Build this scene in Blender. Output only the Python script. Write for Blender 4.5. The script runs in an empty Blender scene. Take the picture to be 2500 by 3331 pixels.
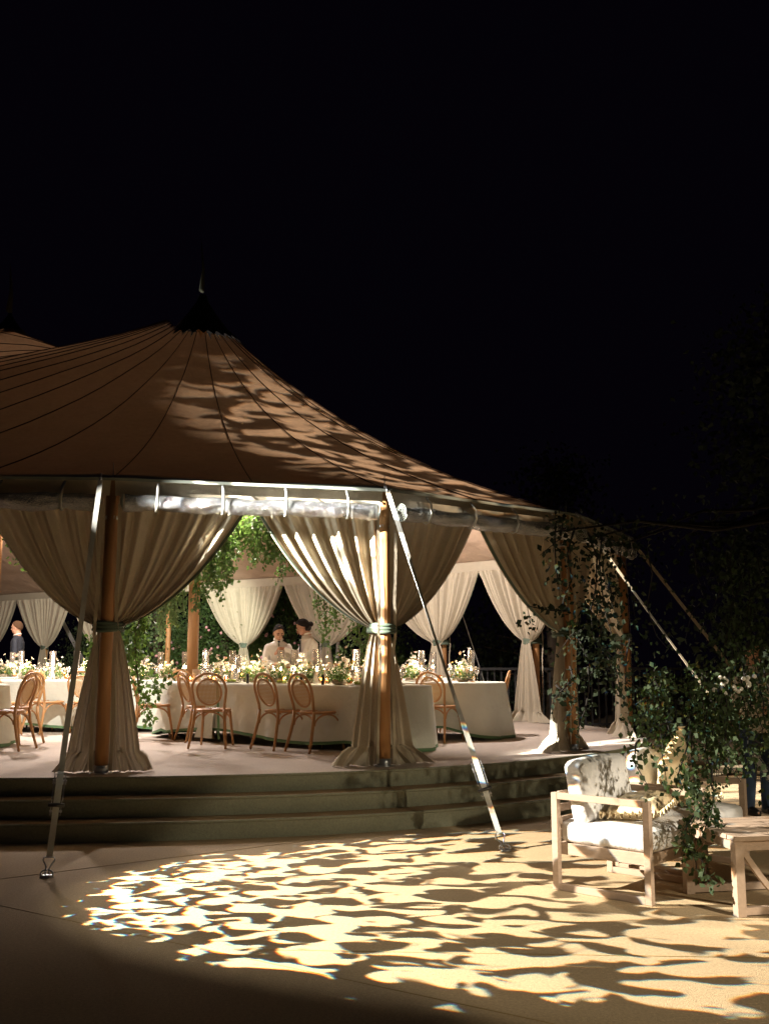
import bpy, math, random
from math import sin, cos, pi, radians, atan2, sqrt
from mathutils import Vector, Matrix, noise
import numpy as np
random.seed(7)
SC = bpy.context.scene
COL = SC.collection
# ------------------------------------------------------------------ camera
cam_d = bpy.data.cameras.new('camera'); cam = bpy.data.objects.new('camera', cam_d); COL.objects.link(cam)
cam.location = (0, 0, 1.53); cam.rotation_euler = (radians(90 + 8.42), 0, 0)
cam_d.sensor_fit = 'HORIZONTAL'; cam_d.sensor_width = 36; cam_d.lens = 46.7; cam_d.clip_end = 500; cam_d.clip_start = .05
SC.camera = cam
SC.render.resolution_x = 768; SC.render.resolution_y = 1024
SC.view_settings.view_transform = 'Standard'; SC.view_settings.look = 'None'
SC.view_settings.exposure = 0.0; SC.view_settings.gamma = 1
# ------------------------------------------------------------------ night sky
w = bpy.data.worlds.new('World'); SC.world = w; w.use_nodes = True
w.node_tree.nodes['Background'].inputs[0].default_value = (.0011, .0007, .0019, 1)
w.node_tree.nodes['Background'].inputs[1].default_value = 1.0

# ------------------------------------------------------------------ lamps
def aim(o, tgt):
    d = Vector(tgt) - o.location
    o.rotation_euler = d.to_track_quat('-Z', 'Y').to_euler()

def gobo(light, scale, thr, soft, seed, color, squash=(1, 1), fringe=.012, rot=0.0, floor=0.0, edge=None):
    """break-up pattern of a leaf gobo inside the projector, in the lamp's own direction space"""
    light.use_nodes = True
    nt = light.node_tree; N = nt.nodes; L = nt.links
    em = N['Emission']
    tc = N.new('ShaderNodeTexCoord')
    sep = N.new('ShaderNodeSeparateXYZ'); L.new(tc.outputs['Normal'], sep.inputs[0])
    dx = N.new('ShaderNodeMath'); dx.operation = 'DIVIDE'; L.new(sep.outputs[0], dx.inputs[0]); L.new(sep.outputs[2], dx.inputs[1])
    dy = N.new('ShaderNodeMath'); dy.operation = 'DIVIDE'; L.new(sep.outputs[1], dy.inputs[0]); L.new(sep.outputs[2], dy.inputs[1])
    cmb = N.new('ShaderNodeCombineXYZ'); L.new(dx.outputs[0], cmb.inputs[0]); L.new(dy.outputs[0], cmb.inputs[1])
    comb = N.new('ShaderNodeCombineColor')
    if edge:   # the cut-outs of the gobo plate get smaller towards its rim
        ln = N.new('ShaderNodeVectorMath'); ln.operation = 'LENGTH'; L.new(cmb.outputs[0], ln.inputs[0])
        er = N.new('ShaderNodeMapRange'); er.interpolation_type = 'SMOOTHSTEP'; er.inputs[1].default_value = edge * .78; er.inputs[2].default_value = edge
        er.inputs[3].default_value = 0; er.inputs[4].default_value = .30; L.new(ln.outputs['Value'], er.inputs[0])
    for i, c in enumerate(color):
        mp = N.new('ShaderNodeMapping')
        f = 1 + fringe * (i - 1)
        mp.inputs['Scale'].default_value = (scale * squash[0] * f, scale * squash[1] * f, 1)
        mp.inputs['Rotation'].default_value = (0, 0, rot)
        mp.inputs['Location'].default_value = (seed, seed * .7, 0)
        L.new(cmb.outputs[0], mp.inputs[0])
        n = N.new('ShaderNodeTexNoise'); n.inputs['Scale'].default_value = 1; n.inputs['Detail'].default_value = 1.6
        n.inputs['Roughness'].default_value = .45; n.inputs['Distortion'].default_value = .9
        L.new(mp.outputs[0], n.inputs['Vector'])
        r = N.new('ShaderNodeMapRange'); r.interpolation_type = 'SMOOTHSTEP'
        r.inputs[1].default_value = thr - soft; r.inputs[2].default_value = thr + soft
        r.inputs[3].default_value = floor * c; r.inputs[4].default_value = c
        fac = n.outputs['Fac']
        if edge:
            sb = N.new('ShaderNodeMath'); sb.operation = 'SUBTRACT'; L.new(fac, sb.inputs[0]); L.new(er.outputs[0], sb.inputs[1]); fac = sb.outputs[0]
        L.new(fac, r.inputs[0]); L.new(r.outputs[0], comb.inputs[i])
    L.new(comb.outputs[0], em.inputs['Color'])

def spot(name, loc, tgt, watts, angle, blend, size, color=(1, 1, 1)):
    d = bpy.data.lights.new(name, 'SPOT'); d.energy = watts; d.spot_size = radians(angle); d.spot_blend = blend
    d.shadow_soft_size = size; d.color = color
    o = bpy.data.objects.new(name, d); COL.objects.link(o); o.location = loc; aim(o, tgt)
    return o
def point(name, loc, watts, size, color=(1, 1, 1)):
    d = bpy.data.lights.new(name, 'POINT'); d.energy = watts; d.shadow_soft_size = size; d.color = color
    o = bpy.data.objects.new(name, d); COL.objects.link(o); o.location = loc
    return o
WARM = (1.0, .83, .62)
# leaf projector on the far left: lawn carpet
g = spot('leaf_projector_carpet', (-5.7, 6.8, 4.2), (1.05, 6.95, 0), 13500, 38, .30, .008)
gobo(g.data, 38, .492, .03, 3.1, (1, .91, .76), fringe=.004, floor=.042, edge=.335)
# same stand: drape beside the front pole
g = spot('leaf_projector_drape', (-5.6, 6.7, 4.3), (-.12, 10.0, 2.35), 40000, 17, .20, .008)
gobo(g.data, 25, .45, .05, 7.7, (1, .95, .87), fringe=.003, floor=.15, edge=.150)
# projector in the trees on the right: roof
g = spot('leaf_projector_roof', (7.5, 2.5, 6.2), (-.1, 12.5, 4.3), 13000, 19, .8, .03)
gobo(g.data, 38, .53, .05, 5.2, (1, .78, .56), squash=(.6, 1.9), fringe=.003, floor=.03)
# projector on the right: lounge chairs
g = spot('leaf_projector_lounge', (5.2, 1.4, 3.2), (2.15, 6.75, .15), 1700, 17, .5, .012)
gobo(g.data, 18, .47, .05, 1.4, (1, .88, .70), floor=.06, fringe=.004)
g = spot('leaf_projector_far', (10.5, 8.5, 4.6), (6.0, 11.5, -.5), 3500, 42, .5, .02)
gobo(g.data, 26, .50, .03, 2.2, (1, .84, .58), fringe=.003)
# soft garden flood from behind the camera
g = spot('garden_flood', (7.0, -1.0, 4.5), (3.6, 5.0, 0), 1500, 38, .15, .10, (1, .85, .6))
# lamps inside the tent
LW = (1, .87, .81)
# down-lights and up-lights clipped to the centre poles and eave
spot('tent_lamp_back', (-2.9, 15.3, 4.3), (-2.6, 18.6, 1.6), 820, 125, .5, .10, LW)
spot('tent_lamp_down', (-2.4, 15.0, 4.2), (-1.7, 12.9, .5), 1450, 76, .6, .10, LW)
spot('tent_lamp_up', (-2.9, 15.4, 3.0), (-3.2, 15.8, 7.0), 600, 150, .6, .15, LW)
spot('tent_lamp_back', (-6.4, 16.9, 4.2), (-7.6, 22.0, 1.6), 1150, 120, .5, .10, LW)
spot('tent_lamp_down', (-5.6, 15.8, 4.2), (-4.8, 13.6, .5), 1600, 80, .6, .10, LW)
spot('tent_lamp_up', (-6.2, 17.0, 3.0), (-6.6, 18.5, 7.0), 900, 150, .6, .15, LW)
spot('tent_lamp_right', (.6, 15.2, 3.4), (1.9, 18.2, 1.4), 520, 110, .5, .10, LW)
spot('tent_lamp_right', (.9, 14.6, 3.5), (1.7, 13.6, .5), 620, 78, .6, .10, LW)
spot('table_pin_spot', (-3.2, 11.5, 3.5), (-4.5, 14.6, 1.0), 800, 50, .5, .05, (1, .95, .88))
spot('greenery_spot', (-3.4, 17.4, 3.3), (-4.6, 21.5, 1.9), 1500, 60, .5, .05, (.95, 1, .85))
spot('hanging_greenery_spot', (-1.0, 11.6, 1.6), (-2.2, 14.0, 3.2), 70, 60, .6, .05, (.95, 1, .85))

# ------------------------------------------------------------------ materials
def mat(name, col, rough=.8, var=.12, nscale=6.0, bump=0.0, bscale=200.0, metal=0.0, trans=0.0, tcol=None, emit=None, est=0.0, sheen=0, coord='Object', stretch=None, bdist=.01, grain=0, gscale=70):
    m = bpy.data.materials.new(name); m.use_nodes = True
    nt = m.node_tree; N = nt.nodes; L = nt.links
    b = N['Principled BSDF']; b.inputs['Roughness'].default_value = rough; b.inputs['Metallic'].default_value = metal
    tc = N.new('ShaderNodeTexCoord'); src = tc.outputs[coord]
    if stretch:
        mp = N.new('ShaderNodeMapping'); mp.inputs['Scale'].default_value = stretch; L.new(src, mp.inputs[0]); src = mp.outputs[0]
    n = N.new('ShaderNodeTexNoise'); n.inputs['Scale'].default_value = nscale; n.inputs['Detail'].default_value = 4
    L.new(src, n.inputs['Vector'])
    r = N.new('ShaderNodeMixRGB'); r.blend_type = 'MIX'
    r.inputs[1].default_value = tuple(max(0, c * (1 - var)) for c in col) + (1,)
    r.inputs[2].default_value = tuple(min(1, c * (1 + var)) for c in col) + (1,)
    L.new(n.outputs['Fac'], r.inputs[0]); colout = r.outputs[0]
    if grain:
        n3 = N.new('ShaderNodeTexNoise'); n3.inputs['Scale'].default_value = gscale; n3.inputs['Detail'].default_value = 6; n3.inputs['Roughness'].default_value = .8
        L.new(src, n3.inputs['Vector'])
        mr = N.new('ShaderNodeMapRange'); mr.inputs[1].default_value = .3; mr.inputs[2].default_value = .7; mr.inputs[3].default_value = 1 - grain; mr.inputs[4].default_value = 1 + grain
        L.new(n3.outputs['Fac'], mr.inputs[0])
        vm = N.new('ShaderNodeVectorMath'); vm.operation = 'SCALE'; L.new(colout, vm.inputs[0]); L.new(mr.outputs[0], vm.inputs['Scale']); colout = vm.outputs[0]
    L.new(colout, b.inputs['Base Color'])
    if bump:
        n2 = N.new('ShaderNodeTexNoise'); n2.inputs['Scale'].default_value = bscale; n2.inputs['Detail'].default_value = 3
        L.new(src, n2.inputs['Vector'])
        bp = N.new('ShaderNodeBump'); bp.inputs['Strength'].default_value = bump; bp.inputs['Distance'].default_value = bdist
        L.new(n2.outputs['Fac'], bp.inputs['Height']); L.new(bp.outputs[0], b.inputs['Normal'])
    if trans:
        t = N.new('ShaderNodeBsdfTranslucent'); t.inputs[0].default_value = tuple(tcol or col) + (1,)
        mx = N.new('ShaderNodeMixShader'); mx.inputs[0].default_value = trans
        L.new(b.outputs[0], mx.inputs[1]); L.new(t.outputs[0], mx.inputs[2]); L.new(mx.outputs[0], N['Material Output'].inputs[0])
    if emit:
        b.inputs['Emission Color'].default_value = tuple(emit) + (1,); b.inputs['Emission Strength'].default_value = est
    return m
M = {}
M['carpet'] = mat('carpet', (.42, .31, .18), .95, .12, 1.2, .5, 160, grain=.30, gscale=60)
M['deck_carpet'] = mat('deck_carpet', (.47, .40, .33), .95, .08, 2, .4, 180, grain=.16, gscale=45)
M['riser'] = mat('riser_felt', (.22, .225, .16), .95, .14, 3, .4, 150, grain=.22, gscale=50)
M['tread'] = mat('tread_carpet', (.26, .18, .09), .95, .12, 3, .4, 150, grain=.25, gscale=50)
M['roof'] = mat('sailcloth', (.43, .305, .215), .75, .10, 2.5, .7, 2.2, trans=.05, tcol=(.80, .46, .24), bdist=.10, grain=.12, gscale=14)
M['patch'] = mat('patch_cloth', (.34, .38, .31), .8, .08, trans=.07, tcol=(.5, .5, .36))
M['trim'] = mat('eave_trim', (.20, .22, .19), .6, .08, 4)
M['seam'] = mat('seam_tape', (.07, .04, .025), .95, .1)
M['cap'] = mat('vent_cap_mesh', (.0004, .0004, .0004), .9, .1)
M['pennant'] = mat('pennant_cloth', (.10, .12, .08), .9, .2, 30)
M['linen'] = mat('linen', (.44, .385, .285), .9, .12, 9, .35, 40, bdist=.012, grain=.10, gscale=60, trans=.12, tcol=(.5, .4, .28))
M['sage'] = mat('sage_ribbon', (.085, .115, .08), .8, .1)
M['wood'] = mat('pole_wood', (.42, .21, .08), .55, .28, 9, .1, 60, stretch=(3, 3, .35))
M['steel'] = mat('galvanised_steel', (.55, .56, .58), .35, .1, 12, metal=.9)
M['dark_metal'] = mat('dark_metal', (.02, .02, .02), .5, .1)
M['webbing'] = mat('webbing', (.42, .42, .38), .8, .12, 40, .3, 400)
M['webbing_dimmed'] = mat('webbing_dimmed', (.20, .16, .10), .85, .2, 30)  # darker webbing copy: dimness put into the colour of straps the projectors hit
M['bentwood'] = mat('bentwood', (.50, .26, .10), .42, .22, 7, stretch=(1, 1, 1))
M['teak'] = mat('weathered_teak', (.42, .31, .23), .75, .22, 12, .25, 80, stretch=(4, 1, 4))
M['cushion'] = mat('white_cushion', (.72, .71, .70), .9, .04, 5, .5, 9, bdist=.03, grain=.05, gscale=120)
M['silk'] = mat('cream_silk', (.72, .58, .36), .45, .12, 5)
M['cloth'] = mat('tablecloth', (.70, .72, .63), .9, .05, 6, .6, 4.0, bdist=.06, grain=.04, gscale=90)
M['hem'] = mat('green_hem', (.13, .24, .12), .9, .1)
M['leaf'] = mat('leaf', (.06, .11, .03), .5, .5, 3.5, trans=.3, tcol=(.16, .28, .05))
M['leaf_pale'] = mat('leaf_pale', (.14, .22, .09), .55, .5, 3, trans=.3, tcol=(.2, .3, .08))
M['leaf_half_shaded'] = mat('leaf_half_shaded', (.030, .052, .016), .8, .5, 3, trans=.25, tcol=(.06, .11, .02))  # leaf green darkened, half shade put into the colour of the lower mass
M['bark_shaded'] = mat('bark_shaded', (.012, .010, .008), .95, .3)  # shade put into the bark colour so lamp-lit limbs stay unseen
M['leaf_shaded'] = mat('leaf_shaded', (.012, .022, .008), .95, .5, 3, trans=.15, tcol=(.02, .035, .01))  # near-black leaf copy, unlit silhouette put into the colour
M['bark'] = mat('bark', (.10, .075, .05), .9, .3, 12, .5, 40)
M['birch'] = mat('birch_bark', (.5, .47, .42), .8, .3, 20)
M['petal'] = mat('petal_white', (.80, .76, .66), .7, .1, 20, trans=.25, tcol=(.8, .7, .55))
M['petal_peach'] = mat('petal_peach', (.75, .45, .30), .7, .15, 20, trans=.25, tcol=(.8, .5, .3))
M['petal_yellow'] = mat('petal_yellow', (.75, .50, .08), .7, .15, 20)
M['petal_pink'] = mat('petal_pink', (.50, .26, .26), .7, .15, 20)
M['ceramic'] = mat('stone_bowl', (.40, .32, .24), .6, .15, 20)
M['wax'] = mat('candle_wax', (.80, .62, .50), .5, .04, 20, trans=.3, tcol=(.9, .6, .35))
M['black'] = mat('black_glaze', (.012, .012, .013), .3, .1)
M['paper'] = mat('menu_card', (.72, .58, .48), .8, .05)
M['ink'] = mat('ink', (.20, .14, .11), .8, .05)
M['plate'] = mat('glazed_plate', (.62, .58, .50), .3, .05)
M['apple'] = mat('green_fruit', (.35, .45, .07), .4, .15)
M['flame'] = mat('flame', (1, .7, .3), .5, .0, emit=(1, .70, .36), est=70)
M['skin'] = mat('skin', (.50, .27, .17), .55, .08, 12)
M['skin_deep'] = mat('skin_deep', (.36, .18, .11), .55, .08, 12)
M['hair'] = mat('dark_hair', (.009, .005, .004), .95, .3, 60)
M['hair_red'] = mat('sandy_hair', (.075, .036, .014), .95, .3, 60, .4, 120)
M['shirt'] = mat('white_shirt', (.70, .66, .60), .85, .05, 8, .5, 14)
M['suit'] = mat('navy_suit', (.020, .024, .034), .8, .2, 8)
M['tie'] = mat('black_tie', (.01, .01, .012), .6, .1)
M['jeans'] = mat('blue_jeans', (.03, .055, .11), .85, .3, 9, .3, 60)
M['pink_lip'] = mat('lip', (.35, .10, .08), .5, .05)
M['wine'] = mat('red_wine', (.12, .005, .008), .2, .05)

def glass_mat(name, tint=(1, 1, 1), base=.10, dif=.0):
    m = bpy.data.materials.new(name); m.use_nodes = True
    nt = m.node_tree; N = nt.nodes; L = nt.links; N.remove(N['Principled BSDF'])
    tr = N.new('ShaderNodeBsdfTransparent'); tr.inputs[0].default_value = tint + (1,)
    gl = N.new('ShaderNodeBsdfGlossy'); gl.inputs['Roughness'].default_value = .06
    lw = N.new('ShaderNodeLayerWeight'); lw.inputs[0].default_value = .35
    mr = N.new('ShaderNodeMapRange'); mr.inputs[3].default_value = base; mr.inputs[4].default_value = .85
    L.new(lw.outputs['Facing'], mr.inputs[0])
    mx = N.new('ShaderNodeMixShader'); L.new(mr.outputs[0], mx.inputs[0]); L.new(tr.outputs[0], mx.inputs[1]); L.new(gl.outputs[0], mx.inputs[2])
    out = mx
    if dif:
        tcn = N.new('ShaderNodeTexCoord'); nz = N.new('ShaderNodeTexNoise'); nz.inputs['Scale'].default_value = 34; nz.inputs['Detail'].default_value = 4
        nz.inputs['Distortion'].default_value = 1.5
        L.new(tcn.outputs['Object'], nz.inputs['Vector'])
        bp = N.new('ShaderNodeBump'); bp.inputs['Strength'].default_value = .9; bp.inputs['Distance'].default_value = .03
        L.new(nz.outputs['Fac'], bp.inputs['Height']); L.new(bp.outputs[0], gl.inputs['Normal'])
        df = N.new('ShaderNodeBsdfDiffuse'); df.inputs[0].default_value = (.7, .72, .74, 1)
        m2 = N.new('ShaderNodeMixShader'); m2.inputs[0].default_value = dif
        L.new(mx.outputs[0], m2.inputs[1]); L.new(df.outputs[0], m2.inputs[2]); out = m2
    L.new(out.outputs[0], N['Material Output'].inputs[0])
    return m
M['glass'] = glass_mat('clear_glass', base=.26)
M['vinyl'] = glass_mat('clear_vinyl', (.42, .44, .45), .38, .06)
M['amber'] = glass_mat('amber_glass', (.95, .7, .4), .10)

# woven cane: open weave
m = bpy.data.materials.new('woven_cane'); m.use_nodes = True
nt = m.node_tree; N = nt.nodes; L = nt.links; b = N['Principled BSDF']; b.inputs['Base Color'].default_value = (.58, .36, .16, 1); b.inputs['Roughness'].default_value = .6
tc = N.new('ShaderNodeTexCoord'); sep = N.new('ShaderNodeSeparateXYZ'); L.new(tc.outputs['Object'], sep.inputs[0])
def strand(sock, freq):
    a = N.new('ShaderNodeMath'); a.operation = 'MULTIPLY'; a.inputs[1].default_value = freq; L.new(sock, a.inputs[0])
    f = N.new('ShaderNodeMath'); f.operation = 'FRACT'; L.new(a.outputs[0], f.inputs[0])
    g_ = N.new('ShaderNodeMath'); g_.operation = 'GREATER_THAN'; g_.inputs[1].default_value = .52; L.new(f.outputs[0], g_.inputs[0]); return g_
ax = strand(sep.outputs[0], 62); az = strand(sep.outputs[2], 62)
mn = N.new('ShaderNodeMath'); mn.operation = 'MULTIPLY'; L.new(ax.outputs[0], mn.inputs[0]); L.new(az.outputs[0], mn.inputs[1])
tr = N.new('ShaderNodeBsdfTransparent'); mx = N.new('ShaderNodeMixShader')
L.new(mn.outputs[0], mx.inputs[0]); L.new(b.outputs[0], mx.inputs[1]); L.new(tr.outputs[0], mx.inputs[2]); L.new(mx.outputs[0], N['Material Output'].inputs[0])
M['cane'] = m
M['cane_seat'] = mat('cane_seat', (.60, .42, .24), .6, .1, 40)

# ------------------------------------------------------------------ mesh helpers
class MB:
    def __init__(s): s.v = []; s.f = []
    def add(s, vs, fs):
        o = len(s.v); s.v += [tuple(p) for p in vs]; s.f += [tuple(i + o for i in f) for f in fs]; return s
    def box(s, c, d, R=None):
        c = Vector(c); x, y, z = d[0] / 2, d[1] / 2, d[2] / 2
        vs = [Vector((i * x, j * y, k * z)) for i in (-1, 1) for j in (-1, 1) for k in (-1, 1)]
        if R is not None: vs = [R @ p for p in vs]
        return s.add([c + p for p in vs], [(0, 1, 3, 2), (4, 6, 7, 5), (0, 4, 5, 1), (2, 3, 7, 6), (0, 2, 6, 4), (1, 5, 7, 3)])
    def beam(s, a, b, wdt, hgt, up=(0, 0, 1)):
        a = Vector(a); b = Vector(b); d = (b - a); ln = d.length; d.normalize(); u = Vector(up)
        sd = d.cross(u).normalized(); u = sd.cross(d).normalized()
        R = Matrix((sd, d, u)).transposed()
        return s.box((a + b) / 2, (wdt, ln, hgt), R)
    def tube(s, pts, r, seg=8, cap=True, closed=False, flat=None):
        pts = [Vector(p) for p in pts]; n = len(pts)
        rs = r if isinstance(r, (list, tuple)) else [r] * n
        vs = []; prev = None
        for i, p in enumerate(pts):
            if closed: t = pts[(i + 1) % n] - pts[i - 1]
            else: t = pts[min(i + 1, n - 1)] - pts[max(i - 1, 0)]
            if t.length < 1e-9: t = Vector((0, 0, 1))
            t.normalize()
            if prev is None:
                ref = Vector((0, 0, 1)) if abs(t.z) < .9 else Vector((1, 0, 0))
                a = t.cross(ref).normalized()
            else:
                a = (prev - t * prev.dot(t))
                a = a.normalized() if a.length > 1e-6 else t.orthogonal().normalized()
            prev = a; b = t.cross(a)
            for k in range(seg):
                th = 2 * pi * k / seg
                vs.append(p + (a * cos(th) + b * sin(th) * (flat or 1)) * rs[i])
        fs = []
        for i in range(n if closed else n - 1):
            j = (i + 1) % n
            for k in range(seg):
                fs.append((i * seg + k, i * seg + (k + 1) % seg, j * seg + (k + 1) % seg, j * seg + k))
        if cap and not closed:
            fs.append(tuple(range(seg - 1, -1, -1))); fs.append(tuple((n - 1) * seg + k for k in range(seg)))
        return s.add(vs, fs)
    def lathe(s, prof, seg=16, c=(0, 0, 0), sx=1, sy=1):
        vs = []; n = len(prof)
        for (r, z) in prof:
            for k in range(seg):
                th = 2 * pi * k / seg; vs.append((c[0] + r * cos(th) * sx, c[1] + r * sin(th) * sy, c[2] + z))
        fs = []
        for i in range(n - 1):
            for k in range(seg):
                fs.append((i * seg + k, i * seg + (k + 1) % seg, (i + 1) * seg + (k + 1) % seg, (i + 1) * seg + k))
        if prof[0][0] > 1e-5: fs.append(tuple(range(seg - 1, -1, -1)))
        if prof[-1][0] > 1e-5: fs.append(tuple((n - 1) * seg + k for k in range(seg)))
        return s.add(vs, fs)
    def ball(s, c, r, seg=10, rings=6, R=None):
        if not isinstance(r, (tuple, list)): r = (r, r, r)
        vs = []; fs = []
        for i in range(rings + 1):
            ph = pi * i / rings
            for k in range(seg):
                th = 2 * pi * k / seg
                p = Vector((r[0] * sin(ph) * cos(th), r[1] * sin(ph) * sin(th), r[2] * cos(ph)))
                if R is not None: p = R @ p
                vs.append(Vector(c) + p)
        for i in range(rings):
            for k in range(seg):
                fs.append((i * seg + k, (i + 1) * seg + k, (i + 1) * seg + (k + 1) % seg, i * seg + (k + 1) % seg))
        return s.add(vs, fs)
    def grid(s, fn, nu, nv, closeu=False):
        vs = [fn(i / (nu if closeu else nu - 1), j / (nv - 1)) for j in range(nv) for i in range(nu)]
        fs = []
        for j in range(nv - 1):
            for i in range(nu if closeu else nu - 1):
                a = j * nu + i; b_ = j * nu + (i + 1) % nu
                fs.append((a, b_, b_ + nu, a + nu))
        return s.add(vs, fs)
    def build(s, name, m, parent=None, smooth=True, bevel=0, loc=None):
        me = bpy.data.meshes.new(name); me.from_pydata([tuple(p) for p in s.v], [], s.f); me.validate()
        me.materials.append(M[m] if isinstance(m, str) else m)
        if smooth: me.polygons.foreach_set('use_smooth', [True] * len(me.polygons))
        o = bpy.data.objects.new(name, me); COL.objects.link(o)
        if parent: o.parent = parent
        if loc: o.location = loc
        if bevel:
            b = o.modifiers.new('bevel', 'BEVEL'); b.width = bevel; b.segments = 2; b.limit_method = 'ANGLE'
        return o
def tag(o, label=None, cat=None, group=None, kind=None):
    if label: o['label'] = label
    if cat: o['category'] = cat
    if group: o['group'] = group
    if kind: o['kind'] = kind
    return o
def thing(name, label, cat, loc=(0, 0, 0), rz=0, group=None):
    o = bpy.data.objects.new(name, None); COL.objects.link(o); o.location = loc; o.rotation_euler = (0, 0, rz); o.empty_display_size = .1
    return tag(o, label, cat, group)
def dup(root, loc, rz=0, label=None, group=None, scale=None):
    r = root.copy(); COL.objects.link(r); r.location = loc; r.rotation_euler = (0, 0, rz)
    if label: r['label'] = label
    if group: r['group'] = group
    if scale: r.scale = (scale,) * 3 if not isinstance(scale, tuple) else scale
    for ch in list(root.children):
        c = ch.copy(); COL.objects.link(c); c.parent = r
        for g2 in list(ch.children):
            d = g2.copy(); COL.objects.link(d); d.parent = c
    return r
def leaf_mesh(pos, size, seed=0, hang=.5, shape=0):
    """pos: (n,3) array. each leaf = folded pair of quads (two faces along a midrib)"""
    rng = np.random.default_rng(seed); n = len(pos)
    d = rng.normal(size=(n, 3)); d[:, 2] -= hang * 2; d /= np.linalg.norm(d, axis=1)[:, None]
    s_ = np.cross(d, rng.normal(size=(n, 3))); s_ /= np.linalg.norm(s_, axis=1)[:, None]
    u = np.cross(s_, d); L_ = size * rng.uniform(.6, 1.25, n)[:, None]; W_ = L_ * (.36 if shape == 0 else .22)
    p0 = pos; p1 = pos + d * L_ * .45 + s_ * W_ + u * W_ * .3; p2 = pos + d * L_; p3 = pos + d * L_ * .45 - s_ * W_ + u * W_ * .3
    V = np.stack([p0, p1, p2, p3], 1).reshape(-1, 3)
    F = np.arange(n * 4).reshape(n, 4)
    T = np.concatenate([F[:, [0, 1, 2]], F[:, [0, 2, 3]]])
    return V, T
def leaf_obj(name, pos, size, m, parent=None, seed=0, hang=.5, shape=0):
    V, T = leaf_mesh(np.asarray(pos, float), size, seed, hang, shape)
    me = bpy.data.meshes.new(name); me.vertices.add(len(V)); me.vertices.foreach_set('co', V.ravel())
    me.loops.add(len(T) * 3); me.loops.foreach_set('vertex_index', T.ravel().astype(np.int32))
    me.polygons.add(len(T)); me.polygons.foreach_set('loop_start', np.arange(0, len(T) * 3, 3, dtype=np.int32))
    me.update(); me.validate(); me.materials.append(M[m])
    o = bpy.data.objects.new(name, me); COL.objects.link(o)
    if parent: o.parent = parent
    return o
# ------------------------------------------------------------------ plan of the tent
DK = .48            # deck height
EV = 3.27           # eave height
POLES = [(-10.6, 9.3), (-7.9, 9.3), (-5.25, 9.38), (-2.64, 9.55), (0, 10.2), (2.19, 11.9), (3.4, 14.2), (2.6, 17.3), (1.1, 18.8),
         (-1.2, 21.0), (-3.1, 22.3), (-5.1, 23.7), (-7.1, 25.0), (-8.9, 26.4), (-10.9, 27.9), (-14, 27), (-15.5, 18), (-14.5, 11)]
P = [Vector((x, y, 0)) for x, y in POLES]
C1 = Vector((-2.95, 15.5, 0)); C2 = Vector((-6.45, 16.5, 0)); PK = 7.16
def offset_poly(pts, d, more=None):
    n = len(pts); out = []; d0 = d
    for i in range(n):
        d = d0 + (more or {}).get(i, 0)
        a, b, c = pts[i - 1], pts[i], pts[(i + 1) % n]
        t = ((b - a).normalized() + (c - b).normalized()).normalized()
        out.append(b + Vector((t.y, -t.x, 0)) * d)
    return out
def chaikin(pts, k=2):
    for _ in range(k):
        q = []
        for i in range(len(pts)):
            a, b = pts[i], pts[(i + 1) % len(pts)]
            q += [a * .75 + b * .25, a * .25 + b * .75]
        pts = q
    return pts
def ray_R(c, th):
    d = Vector((cos(th), sin(th), 0)); best = 99
    for i in range(len(P)):
        a, b = P[i] - c, P[(i + 1) % len(P)] - c; e = b - a
        den = d.x * e.y - d.y * e.x
        if abs(den) < 1e-9: continue
        t = (a.x * e.y - a.y * e.x) / den; u = (a.x * d.y - a.y * d.x) / den
        if t > 0 and -1e-6 <= u <= 1 + 1e-6: best = min(best, t)
    return best
def cone_h(p, c, up=0):
    d = p - c; rho = sqrt(d.x ** 2 + d.y ** 2)
    if rho < 1e-4: return PK - EV + up
    R = ray_R(c, atan2(d.y, d.x)); r = min(1, rho / R)
    return (PK - EV + up) * ((1 - r) * .50 + .50 * (1 - r) ** 2.6)
def roof_z(p):
    a, b = cone_h(p, C1), cone_h(p, C2, .10)
    m_ = max(a, b); k = .55
    bump = k * math.log(math.exp((a - m_) / k) + math.exp((b - m_) / k)) * min(1, max(0, min(a, b)) / 1.6)
    return EV + max(0, m_ + bump)
# ------------------------------------------------------------------ ground, deck, steps
def gf(u, v): return Vector((-60 + 120 * u, -20 + 120 * v, 0))
tag(MB().grid(gf, 40, 40).build('ground', 'carpet', smooth=False), kind='structure')
# carpet seams
mb = MB()
for (a, b) in [((-3.4, 7.2, 0), (3.0, 3.0, 0)), ((-.8, 5.6, 0), (4.5, 5.3, 0)), ((-3.2, 6.95, 0), (-.4, 9.0, 0))]:
    mb.beam(Vector(a) + Vector((0, 0, .001)), Vector(b) + Vector((0, 0, .001)), .006, .004)
tag(mb.build('carpet_seam', mat('carpet_seam', (.33, .23, .10), .9)), kind='structure')
MORE = {0: -.17, 1: -.17, 2: -.17, 3: .0, 4: .08, 5: .14, 6: .08}
base = chaikin(offset_poly(P, .38, MORE), 4)
def slab(name, m_top, m_side, pts, z0, z1, side_only=False):
    n = len(pts); r = .02
    mb = MB()
    mb.add([(p.x, p.y, z1) for p in pts], [tuple(range(n))])
    o = mb.build(name, m_top, smooth=False)
    mb2 = MB(); 
    vs = [(p.x, p.y, z0) for p in pts] + [(p.x, p.y, z1 - .004) for p in pts]
    mb2.add(vs, [(i, (i + 1) % n, n + (i + 1) % n, n + i) for i in range(n)])
    # soft nosing roll along the top edge
    q = mb2.build(name + '_riser', m_side, parent=o, smooth=True)
    mb3 = MB(); mb3.tube([(p.x, p.y, z1 - .012) for p in pts], .014, 6, closed=True)
    mb3.build(name + '_nosing', m_side, parent=o)
    return tag(o, kind='structure')
slab('deck', 'deck_carpet', 'riser', base, 0, DK)
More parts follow.
